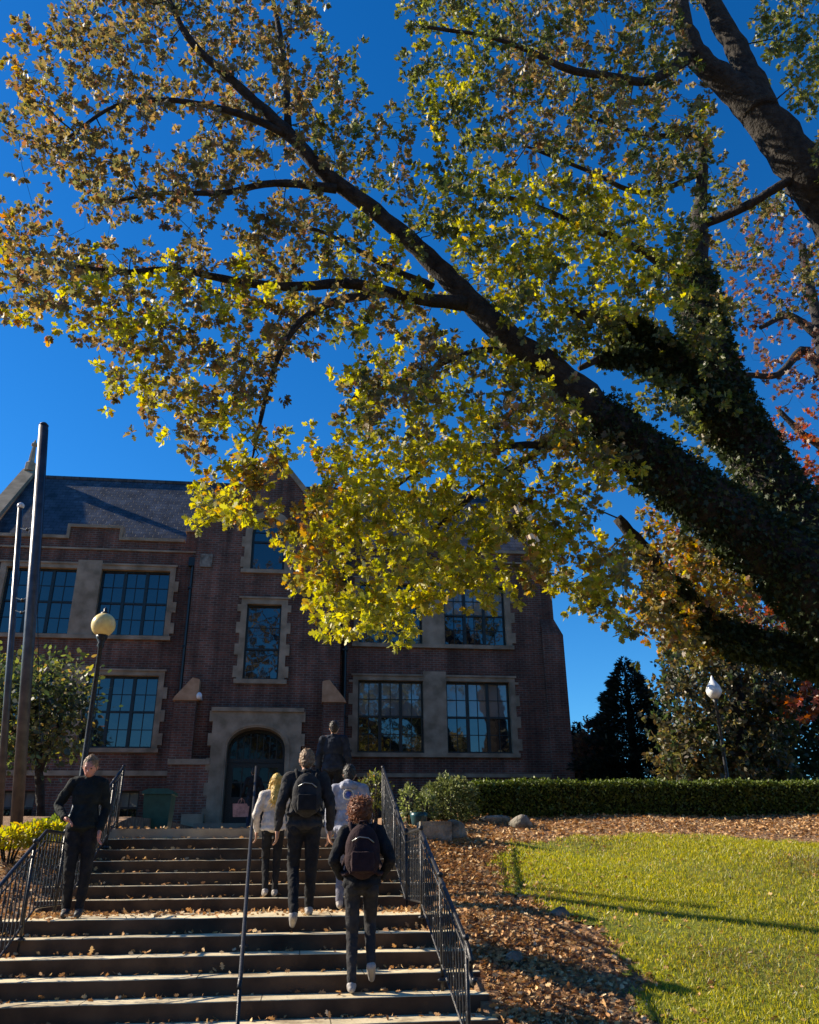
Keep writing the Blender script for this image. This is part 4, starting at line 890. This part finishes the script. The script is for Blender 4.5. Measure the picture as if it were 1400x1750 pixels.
def person(label, loc, rz, height, J=None, top=None, legs=None, hair=None, shoe=None, skin=None, hood=False, female=False, headtilt=(0, 0), longhair=False, fluff=0, bulk=1.0, eyes=False, extra=None, jlen=.86):
    root = empty('person', loc, label, 'person', None, rz); k = height/1.75
    D = dict(hipL=(-.09,0,.93), hipR=(.09,0,.93), kneeL=(-.10,.02,.50), kneeR=(.10,.02,.50), ankL=(-.10,-.01,.09), ankR=(.10,-.01,.09), footL=(0, .17, -.05), footR=(0, .17, -.05),
             shL=(-.185,0,1.43), shR=(.185,0,1.43), elL=(-.25,-.03,1.14), elR=(.25,-.03,1.14), wrL=(-.26,.06,.90), wrR=(.26,.06,.90), hdL=(0,.1,-1), hdR=(0,.1,-1), neck=(0,0,1.49), head=(0,.015,1.635), chest=(0,0,1.30), waist=(0,0,1.08), pel=(0,0,.96))
    if female:
        for q in ('shL', 'shR'): D[q] = (D[q][0]*.9, 0, D[q][2]-.01)
    if J: D.update(J)
    V = {q: Vector(v)*k for q, v in D.items()}
    def W(me): me.transform(Matrix.Translation(loc) @ Matrix.Rotation(rz, 4, 'Z')); return me
    hr = Matrix.Rotation(headtilt[0], 3, 'X') @ Matrix.Rotation(headtilt[1], 3, 'Z'); hc = V['head']
    def hp(v): return hc+hr @ (Vector(v)*k)
    # body: one continuous surface
    b = MB(); b.ell(hc, (.076*k, .096*k, .112*k), 20, hr); b.ell(hp((0, .035, -.055)), (.054*k, .062*k, .062*k), 14, hr)
    b.cap(hp((0, .094, .0)), hp((0, .112, -.028)), .010*k, .014*k, 8); b.cap(hp((-.022, .088, -.062)), hp((.022, .088, -.062)), .008*k, .008*k, 8)
    for s in (-1, 1): b.ell(hp((s*.078, -.005, -.01)), (.012*k, .022*k, .032*k), 8, hr); b.cap(hp((s*.022, .09, .022)), hp((s*.045, .082, .02)), .009*k, .008*k, 8)
    b.cap(V['neck']-Vector((0, 0, .05*k)), hp((0, -.01, -.07)), .055*k, .05*k)
    rot0 = None
    b.ell(V['chest'], (.15*k, .10*k, .19*k)); b.ell(V['waist'], (.125*k, .09*k, .16*k)); b.ell(V['pel'], (.13*k, .09*k, .095*k)); b.cap(V['shL']*.75+V['neck']*.25, V['shR']*.75+V['neck']*.25, .06*k, .06*k)
    for s in 'LR':
        b.cap(V['sh'+s], V['el'+s], .048*k, .038*k); b.cap(V['el'+s], V['wr'+s], .037*k, .024*k)
        b.cap(V['hip'+s], V['knee'+s], .066*k, .046*k); b.cap(V['knee'+s], V['ank'+s], .046*k, .032*k); b.cap(V['ank'+s], V['ank'+s]+V['foot'+s]*.6, .034*k, .026*k)
        hand(b, V['wr'+s], V['hd'+s], Vector(((1 if s == 'L' else -1)*.3, 1, .1)), .45, k)
    me = remesh(b, .0075*k, 2); link_body(root, me, W, 'body', skin or m_skin)
    # trousers
    t = MB(); t.ell(V['pel'], (.160*k*bulk, .12*k*bulk, .115*k)); t.ell(V['waist']*.45+V['pel']*.55, (.15*k, .11*k, .09*k))
    lr = 1.0 if not female else .9
    for s in 'LR':
        t.cap(V['hip'+s], V['knee'+s], .095*k*lr, .066*k*lr); t.cap(V['knee'+s], V['ank'+s]+Vector((0, 0, .02*k)), .066*k*lr, .05*k*lr)
        t.ell(V['hip'+s]+Vector((0, -.03*k, -.01*k)), (.082*k, .09*k, .09*k))
    link_body(root, remesh(t, .011*k, 2, .022*k, .06), W, 'trousers', legs)
    # top
    t = MB(); cz = V['chest']; t.ell(cz, (.182*k*bulk, .128*k*bulk, .205*k)); t.ell(V['waist'], (.165*k*bulk, .125*k*bulk, .19*k)); hem = Vector((V['pel'].x, V['pel'].y, jlen*k+.09*k)); t.ell(hem, (.188*k*bulk, .150*k*bulk, .075*k)); t.ell(hem*.5+V['waist']*.5, (.180*k*bulk, .14*k*bulk, .13*k))
    t.cap(V['shL']*.8+V['neck']*.2, V['shR']*.8+V['neck']*.2, .07*k, .07*k); t.cap(V['neck']-Vector((0, 0, .07*k)), V['neck']+Vector((0, 0, .0)), .085*k, .065*k)
    for s in 'LR': t.cap(V['sh'+s], V['el'+s], .072*k*bulk, .056*k*bulk); t.cap(V['el'+s], V['wr'+s]-(V['wr'+s]-V['el'+s])*.07, .056*k*bulk, .042*k)
    if hood: t.ell(V['neck']+Vector((0, -.075*k, -.015*k)), (.115*k, .075*k, .07*k)); t.cap(V['neck']+Vector((-.09*k, .01*k, 0)), V['neck']+Vector((0, -.09*k, .03*k)), .04*k, .04*k); t.cap(V['neck']+Vector((.09*k, .01*k, 0)), V['neck']+Vector((0, -.09*k, .03*k)), .04*k, .04*k)
    tp = link_body(root, remesh(t, .011*k, 2, .030*k, .075), W, 'jacket' if not hood else 'hoodie', top)
    # shoes
    for s in 'LR':
        q = MB(); a = V['ank'+s]; f = V['foot'+s]; q.cap(a+Vector((0, -.01*k, -.01*k)), a+f*.35+Vector((0, 0, -.015*k)), .047*k, .044*k); q.cap(a+f*.3+Vector((0, 0, -.02*k)), a+f*.95, .043*k, .034*k); q.cap(a-f*.22+Vector((0, 0, -.045*k)), a+f*.95+Vector((0, 0, -.015*k)), .034*k, .03*k)
        link_body(root, remesh(q, .008*k, 2), W, 'shoe', shoe)
    # hair
    if hair:
        q = MB(); q.ell(hp((0, -.016, .022)), ((.086+fluff)*k, (.102+fluff)*k, (.108+fluff)*k), 18, hr); q.ell(hp((0, -.055, -.02)), ((.07+fluff)*k, (.06+fluff)*k, .075*k), 14, hr)
        if longhair:
            q.ell(hp((0, -.07, -.10)), (.085*k, .055*k, .12*k), 14); q.cap(hp((-.02, -.085, -.12)), V['chest']+Vector((-.03*k, -.13*k, .03*k)), .075*k, .05*k); q.cap(hp((.03, -.085, -.12)), V['chest']+Vector((.04*k, -.13*k, .06*k)), .065*k, .04*k)
            for s in (-1, 1): q.cap(hp((s*.078, -.01, -.02)), V['neck']+Vector((s*.09*k, .0, -.06*k)), .035*k, .03*k)
        me = remesh(q, .008*k, 1, .034*k if fluff else .02*k, .03 if fluff else .022)
        hv = [tuple(v.co) for v in me.vertices]; nn = len(hv); hf = [tuple(p_.vertices) for p_ in me.polygons]; sm = MB(); sm.v = hv; sm.f = hf; R = random.Random(nn)
        for i in range(300 if (fluff or longhair) else 80):
            j = R.randrange(nn); v = Vector(hv[j]); nrm = Vector(me.vertices[j].normal)
            if v.y > hc.y+.05*k and v.z < hc.z+.05*k: continue
            L = (.05 if fluff else (.09 if longhair else .022))*k*R.uniform(.6, 1.3); dn = Vector((R.gauss(0, .5), R.gauss(0, .3), -1 if longhair else R.gauss(-.2, .8))).normalized(); rr = (.0028 if fluff else .004)*k
            if fluff:
                a0 = R.random()*6; u_ = nrm.orthogonal().normalized(); w_ = nrm.cross(u_); pts = [v+nrm*(.004+.012*t/4)*k+(u_*math.cos(a0+t*1.3)+w_*math.sin(a0+t*1.3))*.014*k+dn*L*t/9 for t in range(7)]
            else: pts = [v-nrm*.004*k, v+nrm*.004*k+dn*L*.4, v+nrm*.006*k+dn*L]
            sm.tube(pts, [rr]*(len(pts)-1)+[rr*.4], 5)
        me2 = bpy.data.meshes.new('hair'); me2.from_pydata(sm.v, [], sm.f); link_body(root, me2, W, 'hair', hair)
    if eyes:
        for s in (-1, 1): q = MB(); q.ell(hp((s*.031, .088, .004)), (.012*k, .008*k, .008*k), 8); me = bpy.data.meshes.new('eye'); me.from_pydata(q.v, [], q.f); link_body(root, me, W, 'eye', m_dshoe)
    if extra: extra(root, V, W, k, hp)
    return root, V, k
def link_body(root, me, W, name, mat):
    o = bpy.data.objects.new(name, me); C.objects.link(o); me.materials.append(mat); me.polygons.foreach_set('use_smooth', [True]*len(me.polygons)); o.parent = root; return o
def backpack(label, pr, V, k, mat, mat2, size=(.165, .10, .24), lowpk=True):
    rz = pr.rotation_euler.z; c = Vector((V['chest'].x, V['chest'].y-.20*k, V['chest'].z-.06*k)); loc = Matrix.Rotation(rz, 3, 'Z') @ c+pr.location
    root = empty('backpack', loc, label, 'backpack', None, rz)
    def L(mb, nm, mt, vox=.011, sm=3):
        me = remesh(mb, vox, sm, .006, .06) if vox else None
        return link_body(root, me, None, nm, mt)
    sx, sy, sz = size; m = MB(); m.ell((0, 0, 0), (sx, sy, sz), 20); m.box(-sx*.72, sx*.72, -sy*.55, sy*.8, -sz*.8, sz*.55); m.ell((0, -.01, -sz*.3), (sx*1.02, sy*1.05, sz*.65), 18); L(m, 'pack_body', mat)
    m = MB(); m.box(-sx*.62, sx*.62, -sy-.045, -sy*.4, -sz*.72, -sz*.02); m.ell((0, -sy*.75, -sz*.4), (sx*.72, .075, sz*.4), 16); L(m, 'front_pocket', mat2)
    m = MB(); m.tube([(-.04, .02, sz*.86), (-.03, -.02, sz*1.08), (.03, -.02, sz*1.08), (.04, .02, sz*.86)], .010, 6)
    me = bpy.data.meshes.new('h'); me.from_pydata(m.v, [], m.f); link_body(root, me, None, 'grab_handle', mat2)
    m = MB(); m.tube([(-sx*.6, -sy*.8, sz*.35), (-sx*.2, -sy*1.02, sz*.5), (sx*.3, -sy*1.0, sz*.46), (sx*.62, -sy*.8, sz*.3)], .006, 5); me = bpy.data.meshes.new('z'); me.from_pydata(m.v, [], m.f); link_body(root, me, None, 'zipper', plain('zip_metal', (.35, .35, .33), .3, .8))
    for s in (-1, 1):
        sh = Vector((s*.125*k, .0, V['shR'].z+.065*k))-c
        pts = [(s*.10, sy*.5, sz*.7), (s*.12, .10*k, sh.z+.0), (s*.125, .2*k, sh.z+.018), (s*.14, .31*k, sh.z-.07), (s*.15, .345*k, -.02), (s*.2, .26*k, -.16), (s*.17, .10*k, -.2), (s*.12, sy*.4, -sz*.7)]
        pts = smoothpath([(*p_, .02) for p_ in pts], 4); m = MB()
        m.tube([q[:3] for q in pts], .019, 6); me = bpy.data.meshes.new('s'); me.from_pydata(m.v, [], m.f); link_body(root, me, None, 'strap', mat2)
    return root
blk = cloth('black_fabric', (.018, .018, .02)); blk2 = cloth('charcoal_fabric', (.035, .034, .036)); navy = cloth('navy_fabric', (.025, .032, .05)); dkg = cloth('dark_green_black_fabric', (.014, .018, .018))
wht = cloth('cream_knit', (.6, .54, .48)); gry = cloth('pale_grey_fleece', (.34, .35, .42)); lgt = cloth('grey_trousers', (.16, .16, .2)); mar = cloth('maroon_black_nylon', (.035, .018, .02))
h_bl = noisy('blond_hair', (.42, .26, .05), (.75, .5, .12), 30, .5, .8, bscale=60); h_br = noisy('light_brown_hair', (.22, .14, .07), (.42, .28, .14), 30, .55, .8, bscale=60); h_dk = noisy('dark_hair', (.012, .01, .009), (.04, .03, .025), 30, .5, .8, bscale=60); h_rd = noisy('copper_hair', (.10, .032, .012), (.32, .10, .028), 25, .5, 1, bscale=50); h_sh = noisy('short_fair_hair', (.13, .08, .045), (.30, .19, .11), 30, .6, .8, bscale=60)

# 1 man on the landing, facing the viewer, head bowed, one arm bent to the waist
def phone(root, V, W, k, hp): pass
pm, V1, k1 = person('man in a black tracksuit standing on the landing facing the viewer, head bowed, arm bent', (-2.43, 10.42, 1.17), PI+.12, 1.72,
    dict(head=(0,.05,1.61), elR=(.31,-.08,1.18), wrR=(.19,.14,1.03), hdR=(-.75,.5,-.35), elL=(-.23,-.04,1.14), wrL=(-.20,.10,.91), shL=(-.165,0,1.42), shR=(.17,0,1.42), kneeR=(.07,.05,.50), ankR=(.06,-.03,.085), kneeL=(-.10,.03,.50), ankL=(-.085,.03,.085), hipL=(-.085,0,.93)), dkg, blk, h_sh, m_dshoe, m_skin2, headtilt=(-.42, -.1), eyes=True, bulk=.95)
# 2 tall man with backpack
p2, V2, k2 = person('tall man in black with short fair hair and a black backpack, climbing off the landing', (.06, 10.02, 1.12), .05, 1.80,
    dict(kneeR=(.09,.06,.52), ankR=(.085,.12,.12), hipR=(.09,.0,.93), kneeL=(-.10,.10,.52), ankL=(-.09,-.17,.06+.02), footL=(0,.12,-.10), footR=(.02,.17,-.05), elL=(-.27,-.08,1.15), wrL=(-.29,.02,.90), elR=(.27,-.05,1.15), wrR=(.28,.05,.90), head=(0,.03,1.63)), blk2, blk, h_sh, m_rubber, None, bulk=1.06)
backpack('black backpack worn by the tall man in the middle', p2, V2, k2, blk2, blk)
# 3 blonde woman
p3, V3, k3 = person('woman with long blonde hair, cream sweater and black leggings, left of the tall man', (-.33, 11.62, 1.32), .15, 1.50,
    dict(head=(.02,.05,1.62), kneeL=(-.08,.10,.52), ankL=(-.08,-.05,.10), kneeR=(.08,.05,.51), ankR=(.07,.03,.085), elL=(-.27,-.02,1.14), wrL=(-.24,.08,.90)), wht, blk, h_bl, m_rubber, None, female=True, longhair=True, bulk=1.08, jlen=.85)
# 4 grey hoodie
def emblem(root, V, W, k, hp):
    m = MB(); c = V['chest']+Vector((0, -.137*k, .06*k)); m.tube([c+Vector((.062*k*math.cos(a), 0.0, .062*k*math.sin(a))) for a in np.linspace(0, 2*PI, 25)], .010*k, 6)
    me = bpy.data.meshes.new('e'); me.from_pydata(m.v, [], m.f); link_body(root, me, W, 'emblem_ring', wht)
    m = MB(); m.ell(c, (.035*k, .012*k, .035*k), 12); me = bpy.data.meshes.new('e'); me.from_pydata(m.v, [], m.f); link_body(root, me, W, 'emblem', cloth('blue_print', (.08, .12, .42)))
p4, V4, k4 = person('dark haired person in a pale grey hoodie with a round blue back emblem', (.62, 11.25, 1.17), -.1, 1.72,
    dict(head=(0,.05,1.63), kneeL=(-.09,.08,.52), ankL=(-.09,-.08,.10), kneeR=(.09,.16,.60), ankR=(.09,.10,.24)), gry, lgt, h_dk, m_rubber, None, hood=True, bulk=1.08, extra=emblem)
# 5 copper hair with backpack
p5, V5, k5 = person('person with curly copper hair and maroon backpack, lowest on the steps', (.62, 8.76, .57), -.05, 1.71,
    dict(head=(-.02,.06,1.61), kneeL=(-.085,.06,.50), ankL=(-.085,-.03,.085), kneeR=(.09,.17,.60), ankR=(.10,.02,.24), footR=(.01,.13,-.12), elL=(-.28,-.06,1.17), wrL=(-.20,.12,1.00), hdL=(.3,.8,0), elR=(.28,-.06,1.17), wrR=(.20,.12,1.0), hdR=(-.3,.8,0)), blk, blk2, h_rd, m_rubber, None, female=True, fluff=.035, bulk=1.05)
backpack('dark maroon backpack worn by the copper haired person', p5, V5, k5, mar, mar, (.17, .11, .25))
# 6 man at the top
p6, V6, k6 = person('man in a dark navy jacket at the top of the steps, highest of the climbers', (.52, 14.35, 2.25), -.15, 1.70, dict(kneeL=(-.10,.10,.52), ankL=(-.10,-.10,.12)), navy, blk, h_dk, m_dshoe, None, bulk=1.08)
# 7 student at the door with a pink bag
p7, V7, k7 = person('small distant dark clothed person walking towards the arched entrance', (-1.30, 24.3, 2.63), .1, 1.66, dict(kneeL=(-.09,.10,.52), ankL=(-.09,-.10,.12), elL=(-.26,.0,1.14), wrL=(-.30,.06,.92)), blk, navy, h_dk, m_dshoe, None, female=True)
wl = Matrix.Rotation(.1, 3, 'Z') @ V7['wrL']+Vector((-1.30, 24.3, 2.63))
bg_ = empty('tote_bag', (wl.x, wl.y, wl.z-.50), 'pink bag carried by the person at the entrance', 'bag')
m = MB(); x, y, z = wl.x, wl.y, wl.z-.50; m.add([(x-.2,y-.06,z),(x+.2,y-.06,z),(x+.2,y+.06,z),(x-.2,y+.06,z),(x-.23,y-.04,z+.34),(x+.23,y-.04,z+.34),(x+.23,y+.04,z+.34),(x-.23,y+.04,z+.34)],[(0,3,2,1),(0,1,5,4),(1,2,6,5),(2,3,7,6),(3,0,4,7),(4,5,6,7)])
m.build('bag_body', cloth('dusty_pink_canvas', (.5, .26, .22)), bg_)
m = MB(); m.tube([(x-.1, y, z+.33), (x-.06, y, z+.44), (x, y, z+.48), (x+.06, y, z+.44), (x+.1, y, z+.33)], .009, 6); m.build('strap', cloth('dusty_pink_strap', (.45, .22, .2)), bg_)
print('objects', len(bpy.data.objects))
